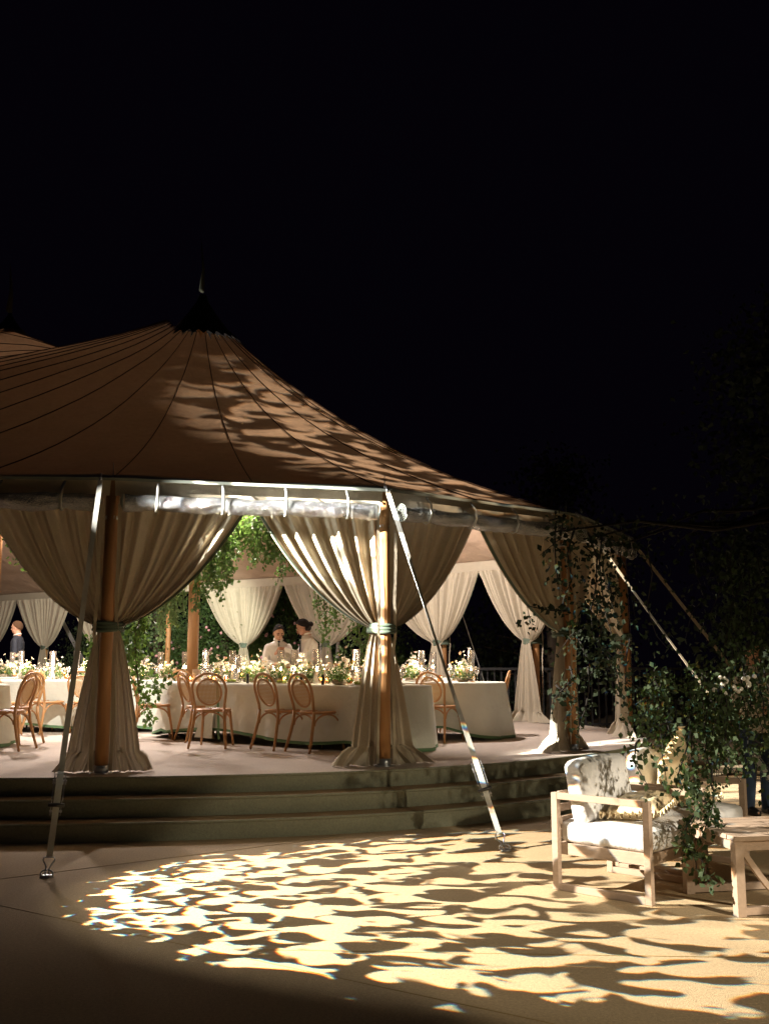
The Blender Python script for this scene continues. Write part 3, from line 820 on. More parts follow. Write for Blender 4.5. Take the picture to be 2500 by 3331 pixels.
def flute():
    o = thing('champagne_flute', 'slim clear flute on a table', 'glass', group='slim flutes')
    MB().lathe([(.030, 0), (.030, .003), (.005, .010), (.004, .06), (.016, .085), (.024, .14), (.027, .225), (.025, .225), (.022, .14), (.004, .09)], 16).build('bowl_and_stem', 'glass', o)
    return o
def bouquet(seed, label, group):
    rnd = random.Random(seed); o = thing('flower_arrangement', label, 'flowers', group=group)
    MB().lathe([(.05, 0), (.075, .01), (.085, .05), (.078, .055), (.06, .03), (.001, .02)], 16).build('bowl', 'ceramic', o)
    pos = []
    for k in range(190):
        th = rnd.uniform(0, 6.28); r = .15 * sqrt(rnd.random()); z = .03 + rnd.random() ** 1.3 * (.21 - r * .6)
        pos.append((r * cos(th), r * sin(th), z))
    leaf_obj('foliage', pos, .036, rnd.choice(['leaf', 'leaf_pale']), o, seed, -.2)
    st = MB(); fw = MB(); fp = MB(); fy = MB()
    for k in range(48):
        th = rnd.uniform(0, 6.28); r = .19 * rnd.random() ** .7; z = .09 + rnd.random() * .17
        if k < 4: z = .27 + rnd.random() * .14; r *= .8
        c = Vector((r * cos(th), r * sin(th), z))
        st.tube([(0, 0, .03), (c.x * .6, c.y * .6, z * .65), c], .0016, 3, cap=False)
        tgt = fp if k % 6 == 1 else (fy if k % 11 == 5 else fw); s_ = rnd.uniform(.009, .019) * (1.4 if k % 6 == 0 else 1)
        ax = Vector((rnd.uniform(-1, 1), rnd.uniform(-1, 1), rnd.uniform(0, 1.5))).normalized(); R = ax.to_track_quat('Z', 'Y').to_matrix()
        for q in range(5):
            a = 2 * pi * q / 5; d = R @ Vector((cos(a), sin(a), .35)); e = R @ Vector((-sin(a), cos(a), 0))
            tgt.add([c, c + d * s_ - e * s_ * .55, c + d * s_ * 1.6, c + d * s_ + e * s_ * .55], [(0, 1, 2, 3)])
        (fy if tgt is not fy else fp).ball(c, s_ * .3, 6, 4)
    st.build('stems', 'leaf_pale', o); fw.build('white_blooms', 'petal', o, smooth=False); fp.build('peach_blooms', rnd.choice(['petal_peach', 'petal_pink', 'petal_peach']), o, smooth=False)
    fy.build('yellow_blooms', 'petal_yellow', o, smooth=False)
    return o
GRP_FL = 'low meadow flower arrangements on the tables'
H0, V0, W0, F0 = hurricane(), votive(), wineglass(), flute()
B0 = [bouquet(40 + k, 'low meadow arrangement of small white and peach blooms on a dining table', GRP_FL) for k in range(5)]
used = {}
def put(proto, loc, rz=0, label=None, scale=None):
    if id(proto) not in used:
        used[id(proto)] = 1; proto.location = loc; proto.rotation_euler = (0, 0, rz)
        if label: proto['label'] = label
        if scale: proto.scale = (scale,) * 3
        return proto
    return dup(proto, loc, rz, label, None, scale)
rnd = random.Random(5)
for k, (nb, nh, nv, nw, nf) in {'F': (7, 8, 12, 14, 10), 'R': (3, 3, 7, 9, 3), 'L': (5, 5, 7, 8, 3), 'N': (2, 2, 2, 2, 0), 'B': (8, 7, 6, 6, 3), 'Q': (2, 2, 2, 2, 0), 'K': (7, 6, 4, 4, 0)}.items():
    taken = []
    def pick(u, vr):
        for _ in range(60):
            uu = u + rnd.uniform(-.12, .12); v = rnd.uniform(*vr)
            if abs(uu) > .90 - .25 * abs(v): uu *= .85
            p = Vector(tpos(k, uu, v))
            if all((p - q).length > .10 for q in taken): break
        taken.append(p); return p
    for i in range(nb):
        if k == 'R' and i == nb - 1: p = Vector(tpos('R', .62, -.1)); taken.append(p); put(B0[0], p, 1.0, 'loose white bouquet with drooping leaves at the round end of the right table', 1.15); continue
        if k == 'F' and i == nb - 1: p = Vector(tpos('F', .55, -.55)); taken.append(p); put(B0[2], p, 2.0, 'fuller arrangement in a stone bowl at the front edge near the spotlit drape', 1.15); continue
        p = pick(-.85 + 1.7 * (i + .5) / nb, (-.35, .45)); put(B0[rnd.randrange(5)], p, rnd.uniform(0, 6), None, rnd.uniform(.85, 1.15))
    for i in range(nh): put(H0, pick(-.9 + 1.8 * (i + .5) / nh, (-.2, .6)), 0, None, rnd.choice([.85, 1, 1]))
    for i in range(nv): put(V0, pick(-.9 + 1.8 * (i + .5) / nv, (-.75, .6)))
    for i in range(nw): put(W0, pick(-.9 + 1.8 * (i + .5) / nw, (-.8, .8)))
    for i in range(nf): put(F0, pick(-.9 + 1.8 * (i + .5) / nf, (-.7, .8)))
    for i in range(max(1, nh)):
        p = tpos(k, -.85 + 1.7 * (i + .5) / max(1, nh), 0); 
        d = bpy.data.lights.new('candle_glow', 'POINT'); d.energy = 7 if k in 'FRL' else 6; d.color = (1, .77, .54); d.shadow_soft_size = .05
        q = bpy.data.objects.new('candle_glow', d); COL.objects.link(q); q.location = (p[0], p[1], p[2] + .22)
# black bud vases, menu cards, plates, fruit
def plain(name, label, cat, mb, m, loc, rz=0, group=None):
    o = mb.build(name, m); o.location = loc; o.rotation_euler = (0, 0, rz); return tag(o, label, cat, group)
for u, v, nm in ((-.16, -.78, 'right beside the cloth overlap'), (.30, -.80, 'between the pair of angled chairs'), (.47, -.80, 'right of the angled pair of chairs')):
    plain('bud_vase', 'black cylinder vase at the table edge ' + nm, 'vase', MB().lathe([(.017, 0), (.019, .004), (.019, .115), (.013, .125), (.012, .118), (.001, .11)], 16), 'black', tpos('F', u, v), 0, 'black bud vases')
for kk, u, v, rz, nm in (('F', -.70, -.55, .0, 'standing by the light chair'), ('F', .52, .1, -.5, 'behind the angled chair nearest the drape')):
    o = thing('menu_card', 'cream menu card ' + nm, 'card', tpos(kk, u, v), rz)
    MB().box((0, 0, .085), (.11, .003, .17), Matrix.Rotation(-.12, 3, 'X')).build('card', 'paper', o, smooth=False)
    mb = MB()
    for r in range(9): mb.box((rnd.uniform(-.006, .006), -.0032 + (.085 - (.15 - r * .014)) * -.12 - .0005, .15 - r * .014), (.06 + .02 * sin(r * 2), .001, .003), Matrix.Rotation(-.12, 3, 'X'))
    mb.build('printed_lines', 'ink', o, smooth=False)
for kk, u, v, nm in (('F', -.33, -.68, 'with green fruit left of the cloth overlap'), ('F', .12, -.72, 'in front of the left angled chair'), ('F', .72, -.66, 'close to the spotlit drape'), ('R', .1, -.6, 'on the right-hand table'), ('L', .1, -.6, 'on the white left table')):
    o = thing('dinner_plate', 'pale dinner plate ' + nm, 'plate', tpos(kk, u, v))
    MB().lathe([(.08, .004), (.13, .012), (.132, .016), (.085, .010), (.001, .009)], 24).build('plate', 'plate', o)
    if kk == 'F':
        mb = MB()
        for q in range(6): mb.ball((.09 * (q / 5 - .5), rnd.uniform(-.02, .02), .028), .02, 8, 6)
        tag(mb.build('fruit', 'apple', None), 'row of small green fruit on the plate ' + nm, 'fruit').location = tpos(kk, u, v)
# wine in one glass
plain('wine_carafe', 'small glass of red wine by the spotlit drape', 'glass', MB().lathe([(.03, 0), (.032, .005), (.03, .07), (.001, .07)], 14), 'wine', tpos('R', -.12, -.6))
# ------------------------------------------------------------------ lounge armchairs
def rbox(c, d, r=.03, puff=0):
    """rounded, slightly puffed cushion block"""
    mb = MB(); n = 12
    def sq(t): return max(-1, min(1, t))
    faces = []
    for ax in range(3):
        for sg in (-1, 1):
            def f(u, v, ax=ax, sg=sg):
                a, b_ = u * 2 - 1, v * 2 - 1
                if sg < 0: a = -a
                q = [0, 0, 0]; q[ax] = sg; q[(ax + 1) % 3] = a; q[(ax + 2) % 3] = b_
                q = Vector(q); h = Vector((d[0] / 2, d[1] / 2, d[2] / 2))
                p = Vector((q.x * h.x, q.y * h.y, q.z * h.z))
                core = Vector([max(-(h[k] - r), min(h[k] - r, p[k])) for k in range(3)])
                dd = p - core
                if dd.length > 1e-9: p = core + dd.normalized() * r
                pf = puff * (1 - q.x ** 2) * (1 - q.y ** 2) if ax == 2 else puff * (1 - a * a) * (1 - b_ * b_) * .6
                p[ax] += sg * pf
                return Vector(c) + p
            mb.grid(f, 16, 16)
    return mb
def make_armchair(label):
    o = thing('lounge_armchair', label, 'armchair', group='pair of teak lounge armchairs')
    Wd, Dp, AH, t = .78, .72, .635, .046
    for s_ in (-1, 1):
        x = s_ * (Wd / 2 - t / 2); mb = MB()
        mb.box((x, Dp / 2 - t / 2, AH / 2), (t, t, AH - .002)); mb.box((x, -Dp / 2 + t / 2, AH / 2), (t, t, AH - .002))
        mb.box((x, 0, AH - .022), (t - .004, Dp - 2 * t, .042)); mb.box((x, 0, .022), (t - .004, Dp - 2 * t, .042))
        mb.build('side_frame', 'teak', o, smooth=False, bevel=.003)
    mb = MB()
    for s_ in (-1, 1): mb.box((s_ * (Wd / 2 - t - .018), 0, .265), (.032, Dp - .03, .075))
    mb.box((0, Dp / 2 - .035, .265), (Wd - 2 * t - .075, .032, .073)); mb.box((0, -Dp / 2 + .035, .265), (Wd - 2 * t - .075, .032, .073))
    for k in range(7): mb.box((0, -.27 + k * .09, .295), (Wd - 2 * t - .075, .05, .014))
    mb.build('seat_frame', 'teak', o, smooth=False, bevel=.003)
    mb = MB()
    for k in range(4): mb.box((0, -Dp / 2 + .03 - .03 * k / 3 * 0, .36 + k * .085), (Wd - 2 * t, .02, .05))
    mb.build('back_slats', 'teak', o, smooth=False, bevel=.003)
    rbox((0, .012, .375), (Wd - 2 * t - .01, Dp - .03, .15), .045, .015).build('seat_cushion', 'cushion', o)
    b_ = rbox((0, 0, 0), (Wd - 2 * t - .02, .15, .42), .05, .02).build('back_cushion', 'cushion', o)
    b_.location = (0, -Dp / 2 + .16, .64); b_.rotation_euler = (radians(10), 0, 0)
    return o
fv = Vector((.75, -.66, 0)); rz = atan2(-fv.x, fv.y)
ac = make_armchair('front lounge armchair with white cushions, nearest the camera, by the steps')
c1 = Vector((1.66, 7.06, 0)); ac.location = c1; ac.rotation_euler = (0, 0, rz)
c2 = c1 + Vector((.56, .68, 0))
dup(ac, c2, rz, 'rear lounge armchair behind the front one, with a ruffled cushion against its back')
def pillow(label, w_, h_, th, loc, rot, seed):
    o = thing('ruffled_pillow', label, 'pillow', loc, group='cream ruffled pillows'); o.rotation_euler = rot
    def f(sg):
        def g_(u, v):
            a, b_ = u * 2 - 1, v * 2 - 1
            k = (1 - a ** 4) * (1 - b_ ** 4)
            pin = 1 - .06 * (a * a) * (1 - b_ * b_)
            wr = .010 * noise.noise((a * 2.2 + seed, b_ * 5, sg)) + .004 * sin(b_ * 18 + a * 4)
            return Vector((a * w_ / 2 * pin, b_ * h_ / 2, sg * (th * k ** .5 * .5 + wr * k)))
        return g_
    mb = MB(); mb.grid(f(1), 24, 24); mb.grid(f(-1), 24, 24); mb.build('pillow_cover', 'silk', o)
    # ruffle around the edge
    per = []
    for k in range(160):
        t = k / 160 * 4; s_ = int(t); q = t - s_
        per.append([(-1 + 2 * q, -1), (1, -1 + 2 * q), (1 - 2 * q, 1), (-1, 1 - 2 * q)][s_])
    vs = []
    for k, (a, b_) in enumerate(per):
        d = Vector((a, b_)).normalized()
        for j in range(3):
            e = j * .022
            vs.append(Vector((a * w_ / 2 + d.x * e, b_ * h_ / 2 + d.y * e, .014 * j * sin(k * 1.35 + .5 * sin(k * .4)))))
    fs = [(3 * k + j, 3 * ((k + 1) % 160) + j, 3 * ((k + 1) % 160) + j + 1, 3 * k + j + 1) for k in range(160) for j in range(2)]
    MB().add(vs, fs).build('ruffle', 'silk', o)
    return o
R1 = Matrix.Rotation(rz, 3, 'Z')
pillow('cream ruffled pillow lying flat on the seat of the front armchair', .52, .36, .15, c1 + R1 @ Vector((-.08, .06, .535)), (radians(6), radians(4), rz + .25), 1)
pillow('ruffled pillow standing on its corner in the rear armchair', .46, .42, .15, c2 + R1 @ Vector((.10, .0, .70)), (radians(78), radians(30), rz + .1), 4)
pillow('small ruffled pillow half hidden by leaves on the rear armchair', .34, .28, .12, c2 + R1 @ Vector((.10, .16, .54)), (radians(8), radians(0), rz + .6), 9)

# low teak table with curved braces at the right edge
lt = thing('low_table', 'low weathered teak table with curved braces at the right edge', 'coffee table', (2.52, 6.68, 0), radians(12))
mb = MB()
for k in range(7): mb.box((0, -.30 + k * .10, .455), (.98, .092, .028))
mb.build('tabletop', 'teak', lt, smooth=False, bevel=.003)
for sx in (-1, 1):
    for sy in (-1, 1):
        MB().box((sx * .455, sy * .305, .22), (.058, .058, .44)).build('leg', 'teak', lt, smooth=False, bevel=.003)
mb = MB()
for sy in (-1, 1): mb.box((0, sy * .305, .41), (.85, .03, .06)); mb.box((0, sy * .305, .03), (.85, .04, .045))
for sx in (-1, 1): mb.box((sx * .455, 0, .41), (.03, .55, .06))
mb.build('apron', 'teak', lt, smooth=False, bevel=.003)
for sx in (-1, 1):
    mb = MB(); pts = [Vector((sx * (.42 - .36 * k / 12), -.305, .38 - .33 * sin(pi / 2 * k / 12))) for k in range(13)]
    for a, b_ in zip(pts[:-1], pts[1:]): mb.beam(a, b_, .034, .03, up=(0, 1, 0))
    mb.build('curved_brace', 'teak', lt, smooth=False)

# ------------------------------------------------------------------ vegetation
def branch_leaves(pts, rng, n, spread):
    pts = np.array(pts, float); seg = rng.integers(0, len(pts) - 1, n); t = rng.random(n)[:, None]
    return pts[seg] * (1 - t) + pts[seg + 1] * t + rng.normal(size=(n, 3)) * spread
rng = np.random.default_rng(11)
# weeping tree in front of the right end
wt = thing('weeping_tree', 'dark weeping tree whose leafy strands hang before the right end of the tent', 'tree', (4.6, 9.2, 0))
def W(p): return (p[0] - 4.6, p[1] - 9.2, p[2])
tr = MB(); tr.tube([W((4.6, 9.2, 0)), W((4.55, 9.15, 1.5)), W((4.3, 9.0, 3.0)), W((4.1, 8.8, 4.6))], [.13, .11, .09, .05], 10); tr.build('trunk', 'bark', wt)
limbs = MB(); leaves = []; leaves2 = []
def at(px, py, Y):   # point seen at 1660-wide picture coordinates, at distance Y (used to lay out the strands)
    th = radians(8.42); a = (px - 830) / 2155; b_ = (1106 - py) / 2155
    dy = cos(th) - b_ * sin(th); dz = sin(th) + b_ * cos(th); k = Y / dy
    return np.array([a * k, Y, 1.53 + dz * k])
def strand(px0, py0, px1, py1, Y, nl, spread=.05, bucket=None, limb=True):
    a, b_ = at(px0, py0, Y), at(px1, py1, Y + rng.uniform(-.2, .2)); m_ = (a + b_) / 2 + rng.normal(size=3) * .06
    pts = [a, (a + m_) / 2 + rng.normal(size=3) * .03, m_, (m_ + b_) / 2 + rng.normal(size=3) * .03, b_]
    if limb: limbs.tube([W(p) for p in pts], [.008, .006, .005, .004, .002], 4)
    (leaves if bucket is None else bucket).append(branch_leaves(pts, rng, nl, spread))
for k in range(5):   # arching limbs
    a = np.array([4.2, 8.9, 2.6 + .12 * k]); e = at(1190 + 70 * k, 1150 + 15 * (k % 3), 7.4 + .25 * k)
    mid = (a + e) / 2 + np.array([0, 0, .05]); pts = [a, (a + mid) / 2 + np.array([0, 0, .15]), mid, (mid + e) / 2 + np.array([0, 0, .08]), e]
    limbs.tube([W(p) for p in pts], [.03, .024, .018, .012, .006], 6); leaves.append(branch_leaves(pts[2:], rng, 40, .10))
for (x0, y0, x1, y1, Y, n, sp) in [
    (1185, 1125, 1165, 1200, 7.4, 45, .035), (1200, 1130, 1225, 1290, 7.4, 60, .05), (1240, 1140, 1215, 1330, 7.6, 70, .05), (1270, 1150, 1280, 1380, 7.6, 110, .07),
    (1300, 1160, 1330, 1400, 7.7, 110, .08), (1345, 1170, 1370, 1330, 7.6, 60, .06), (1280, 1300, 1200, 1420, 7.6, 80, .06), (1230, 1320, 1140, 1350, 7.6, 46, .03),
    (1250, 1380, 1210, 1500, 7.6, 90, .05), (1300, 1350, 1330, 1480, 7.6, 110, .08), (1230, 1440, 1190, 1560, 7.5, 34, .03), (1270, 1440, 1245, 1590, 7.5, 40, .035),
    (1200, 1480, 1215, 1560, 7.4, 22, .02), (1360, 1380, 1380, 1520, 7.8, 90, .09), (1310, 1240, 1290, 1330, 7.5, 60, .06),
    (1300, 1400, 1350, 1520, 8.4, 120, .12), (1260, 1180, 1330, 1300, 8.4, 90, .10), (1400, 1200, 1440, 1400, 8.2, 90, .12), (1500, 1180, 1480, 1380, 8.4, 90, .14), (1590, 1150, 1600, 1400, 8.4, 110, .16)]:
    strand(x0, y0, x1, y1, Y, n, sp)
for k in range(34):  # dense green mass above the rear armchair
    x = 1385 + rng.random() * 300; y = 1440 + rng.random() * 70
    strand(x, y, x + rng.uniform(-25, 25), y + rng.uniform(90, 230 if x > 1430 else 110), 7.7 + rng.random() * 1.0, 80, .06, leaves2)
for k in range(14):
    x = 1560 + rng.random() * 110; y = 1180 + rng.random() * 170
    strand(x, y, x + rng.uniform(-30, 30), y + rng.uniform(90, 240), 8.2 + rng.random() * .8, 60, .09, leaves2)
for (x0, y0, x1, y1, n, sp) in [(1490, 1580, 1510, 1720, 150, .06), (1500, 1680, 1520, 1800, 120, .04), (1515, 1740, 1530, 1910, 110, .035), (1490, 1700, 1480, 1850, 60, .03), (1540, 1640, 1560, 1800, 40, .03),
                              (1380, 1600, 1400, 1700, 26, .03), (1450, 1560, 1440, 1690, 60, .05), (1480, 1840, 1540, 1900, 30, .05), (1580, 1600, 1600, 1690, 40, .05), (1630, 1600, 1640, 1660, 36, .05)]:
    strand(x0, y0, x1, y1, 6.55, n, sp, leaves2)
limbs.build('branches', 'bark_shaded', wt)
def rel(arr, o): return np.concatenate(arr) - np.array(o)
leaf_obj('shaded_leaves', rel(leaves, (4.6, 9.2, 0)), .050, 'leaf_shaded', wt, 3, .6)
leaf_obj('green_leaves', rel(leaves2, (4.6, 9.2, 0)), .048, 'leaf_half_shaded', wt, 4, .6)
# blossom on the branch beside the standing person
mb = MB()
for k in range(26):
    p = at(1568 + rng.normal() * 14 + (40 if k % 3 == 0 else 0), 1478 + rng.normal() * 12, 7.9); mb.ball(W(p), .018, 6, 4)
mb.build('white_blossom', 'petal', wt)

def tree(name, label, x, y, h, r, n, m, seed, leafs=.11, z0=1.5, group=None, trunk='bark', lean=0):
    rg = np.random.default_rng(seed); o = thing(name, label, 'tree', (x, y, 0), group=group)
    mb = MB(); mb.tube([(0, 0, 0), (.05, 0, h * .3), (-.05 + lean, .05, h * .6), (lean, 0, h * .9)], [.16, .13, .08, .02], 8)
    cl = []
    for k in range(26):
        z = z0 + rg.random() * (h - z0); a = rg.random() * 6.28; rr_ = r * sqrt(max(.05, 1 - ((z - z0) / (h - z0)) ** 1.6)) * rg.uniform(.35, 1)
        c = np.array([cos(a) * rr_, sin(a) * rr_, z]); mb.tube([(0, 0, z * .75), (c[0] * .5, c[1] * .5, z * .92), tuple(c)], [.04, .025, .008], 5)
        cl.append(c + rg.normal(size=(n // 26, 3)) * np.array([.32, .32, .26]) * r * .55)
    mb.build('trunk', trunk, o); leaf_obj('crown', np.concatenate(cl), leafs, m, o, seed, .3)
    return o
GT = 'dark trees behind the tent'
for k, (x, y, h, r, lab) in enumerate([(6.3, 13.5, 6.6, 2.2, 'dark tree rising just right of the tent end'), (9.2, 12.5, 7.6, 2.6, 'tallest dark tree at the right edge'),
        (8.0, 18.5, 8.2, 2.8, 'faint tree deep behind the right end of the tent'), (3.8, 23.0, 6.0, 2.5, 'dark tree beyond the gap in the right bay')]):
    tree('dark_tree', lab, x, y, h, r, 7800, 'leaf_shaded', 60 + k, .12, .8, GT)
for k, (x, y, h, r, mm, lab) in enumerate([(-5.9, 26.0, 5.2, 1.9, 'leaf_pale', 'pale lit tree behind the centre pole'), (-4.0, 25.2, 4.6, 1.8, 'leaf', 'bushy lit tree right of the centre pole'), (-2.2, 24.2, 4.2, 1.6, 'leaf', 'lit shrub tree behind the two waiters'),
        (-.3, 23.2, 4.0, 1.4, 'leaf', 'lit tree right of the waiters behind the pink drape'), (-7.6, 28.5, 5.0, 1.6, 'leaf_pale', 'lit tree between the pole and the left drapes')]):
    tree('garden_tree', lab, x, y, h, r, 9000, mm, 80 + k, .085, .3, 'lit garden trees beyond the tent')
mb_g = []
# pink flowers scattered through the hedge
def bloombush(label, x, y, m, n, seed):
    o = thing('flowering_shrub', label, 'shrub', (x, y, 0), group='flowering shrubs beyond the tent'); rg = np.random.default_rng(seed)
    pos = rg.normal(size=(2600, 3)) * np.array([.55, .4, .6]) + np.array([0, 0, 1.5]); leaf_obj('foliage', pos, .07, 'leaf', o, seed, .2)
    mb = MB(); 
    for k in range(n):
        p = rg.normal(size=3) * np.array([.5, .3, .45]) + np.array([0, -.35, 1.6]); mb.ball(p, .026 + .014 * rg.random(), 6, 4)
    mb.build('blooms', m, o); MB().tube([(0, 0, 0), (.1, 0, 1.2)], .03, 6).build('stem', 'bark', o)
bloombush('flowering shrub with pink blooms just left of the waiters', -3.6, 23.4, 'petal_pink', 26, 1)
bloombush('shrub with pink and pale blooms between the two waiters and the drape', -2.3, 22.9, 'petal_pink', 22, 2)
bloombush('shrub with pale blooms right of the centre pole', -4.8, 24.4, 'petal_pink', 16, 5)
for k, (x, y) in enumerate([(-1.48, 22.6), (-1.30, 22.7), (-1.10, 22.5)]):
    o = thing('birch_trunk', 'slim pale birch trunk, %s of the three behind the waiters' % ['leftmost', 'middle one', 'rightmost'][k], 'tree', (x, y, 0), group='slim birch trunks')
    MB().tube([(0, 0, 0), (.03, 0, 1.2), (.10, 0, 2.6), (.14, .0, 4)], [.05, .045, .035, .02], 8).build('trunk', 'birch', o)
    leaf_obj('crown', np.random.default_rng(k).normal(size=(260, 3)) * .35 + np.array([.1, 0, 3.6]), .07, 'leaf', o, k)

# greenery hung from the ceiling and trailing down the poles
def garland(label, pts, n, spread, seed, m='leaf', size=.06, tails=0, tl=.5):
    rg = np.random.default_rng(seed); pts = [np.array(p, float) for p in pts]; c = pts[0]
    o = thing('hanging_greenery', label, 'hanging plant', tuple(c)); allp = [branch_leaves(pts, rg, n, spread)]
    mb = MB(); mb.tube([tuple(p - c) for p in pts], .012, 5)
    for k in range(tails):
        s_ = rg.integers(0, len(pts) - 1); t = rg.random(); a = pts[s_] * (1 - t) + pts[s_ + 1] * t + rg.normal(size=3) * .18; l = tl * rg.uniform(.4, 1.2)
        b_ = a + np.array([rg.normal() * .08, rg.normal() * .08, -l]); q = [a, (a + b_) / 2 + rg.normal(size=3) * .03, b_]
        mb.tube([tuple(p - c) for p in q], .004, 4); allp.append(branch_leaves(q, rg, int(90 * l / .5), .035))
    mb.build('stem', 'bark', o); leaf_obj('leaves', np.concatenate(allp) - c, size, m, o, seed, .7)
garland('big bushy green garland hanging under the ceiling between the front poles', [(-2.75, 15.2, 3.0), (-2.5, 14.9, 3.3), (-2.1, 14.6, 3.6), (-1.6, 14.5, 3.55), (-1.25, 14.6, 3.2)], 2600, .20, 3, 'leaf', .065, 34, .6)
garland('pale green greenery massed around the centre pole', [(-3.6, 15.6, 2.4), (-3.4, 15.5, 2.9), (-3.0, 15.3, 3.3), (-2.6, 15.1, 3.5)], 1700, .20, 4, 'leaf_pale', .06, 16, .7)
garland('leafy vine climbing down beside the left front drape', [(-2.95, 12.1, 2.75 - .45), (-2.93, 12.0, 2.0), (-2.98, 12.0, 1.75), (-2.95, 12.0, 1.45), (-2.90, 12.0, 1.15)], 420, .075, 5, 'leaf', .07, 8, .35)
garland('small dangling vine in front of the far right drape', [(-1.05, 16.5, 2.9), (-1.0, 16.5, 2.5), (-.98, 16.5, 2.2), (-.95, 16.5, 1.95)], 200, .06, 6, 'leaf', .06, 3, .4)
garland('vine trailing above the right end of the long table', [(-.55, 15.9, 2.5), (-.4, 15.9, 2.0), (-.35, 15.9, 1.6), (-.3, 15.9, 1.3)], 520, .12, 7, 'leaf', .06, 10, .5)
garland('thin vine hanging at the left edge under the eave', [(-4.9, 13, 3.25), (-4.82, 13, 3.0), (-4.72, 13, 2.75)], 140, .06, 8, 'leaf', .06, 4, .3)

# fence beyond the right bay
fe = thing('railing_fence', 'dark railing fence beyond the right bay', 'fence', (4.2, 19.5, 0))
mb = MB(); mb.box((0, 0, 1.35), (8, .05, .05)); mb.box((0, 0, .3), (8, .05, .05)); mb.build('rail', 'dark_metal', fe, smooth=False)
mb = MB()
for k in range(60): mb.box((-3.95 + k * .134, .06, .8), (.03, .02, 1.1))
mb.build('pickets', 'dark_metal', fe, smooth=False)
# ------------------------------------------------------------------ people
def cap(mb, a, b, ra, rb, seg=12):
    a = Vector(a); b = Vector(b)
    mb.tube([a, a.lerp(b, .5), b], [ra, (ra + rb) / 2, rb], seg); mb.ball(a, ra, seg, 8); mb.ball(b, rb, seg, 8)
def loft(mb, rings, fwd, seg=20):
    """rings: (centre, half width, half depth)"""
    f = Vector(fwd).normalized(); r = Vector((f.y, -f.x, 0)).normalized(); vs = []
    for c, w_, d_ in rings:
        for k in range(seg):
            th = 2 * pi * k / seg; vs.append(Vector(c) + r * cos(th) * w_ + f * sin(th) * d_)
    n = len(rings); fs = [(i * seg + k, i * seg + (k + 1) % seg, (i + 1) * seg + (k + 1) % seg, (i + 1) * seg + k) for i in range(n - 1) for k in range(seg)]
    fs.append(tuple(range(seg - 1, -1, -1))); fs.append(tuple((n - 1) * seg + k for k in range(seg)))
    mb.add(vs, fs)
def remesh(o, v, sm=3):
    m_ = o.modifiers.new('r', 'REMESH'); m_.mode = 'VOXEL'; m_.voxel_size = v; m_.use_smooth_shade = True
    if sm: q = o.modifiers.new('s', 'SMOOTH'); q.iterations = sm; q.factor = .5
def hand(mb, wrist, d, palm_n, curl=.6, side=1, s=1.0):
    """d: pointing direction, palm_n: palm normal, fingers close towards palm_n"""
    d = Vector(d).normalized(); nrm = Vector(palm_n); nrm = (nrm - d * nrm.dot(d)).normalized(); sd = d.cross(nrm) * side
    w_ = Vector(wrist)
    for k in range(4):
        o = (k - 1.5) * .019 * s; cap(mb, w_ + sd * o * .5, w_ + d * .078 * s + sd * o, .014 * s, .011 * s, 8)
    for k, ln in enumerate((.066, .075, .070, .054)):
        o = (k - 1.5) * .0195 * s; p = w_ + d * .083 * s + sd * o; a = 0.15 + .08 * k
        for q in range(3):
            a += curl * (.8 if q else .5); dir_ = d * cos(a) + nrm * sin(a); e = p + dir_ * ln * s * (.42, .32, .26)[q]
            cap(mb, p, e, (.0088 - .0006 * q) * s, (.0082 - .0006 * q) * s, 6); p = e
    p = w_ + d * .025 * s - sd * .030 * s; a1 = (d * .7 - sd * .7 + nrm * .35).normalized(); e = p + a1 * .038 * s; cap(mb, p, e, .012 * s, .010 * s, 6)
    a2 = (d * .85 - sd * .15 + nrm * .6).normalized(); cap(mb, e, e + a2 * .034 * s, .0095 * s, .008 * s, 6)
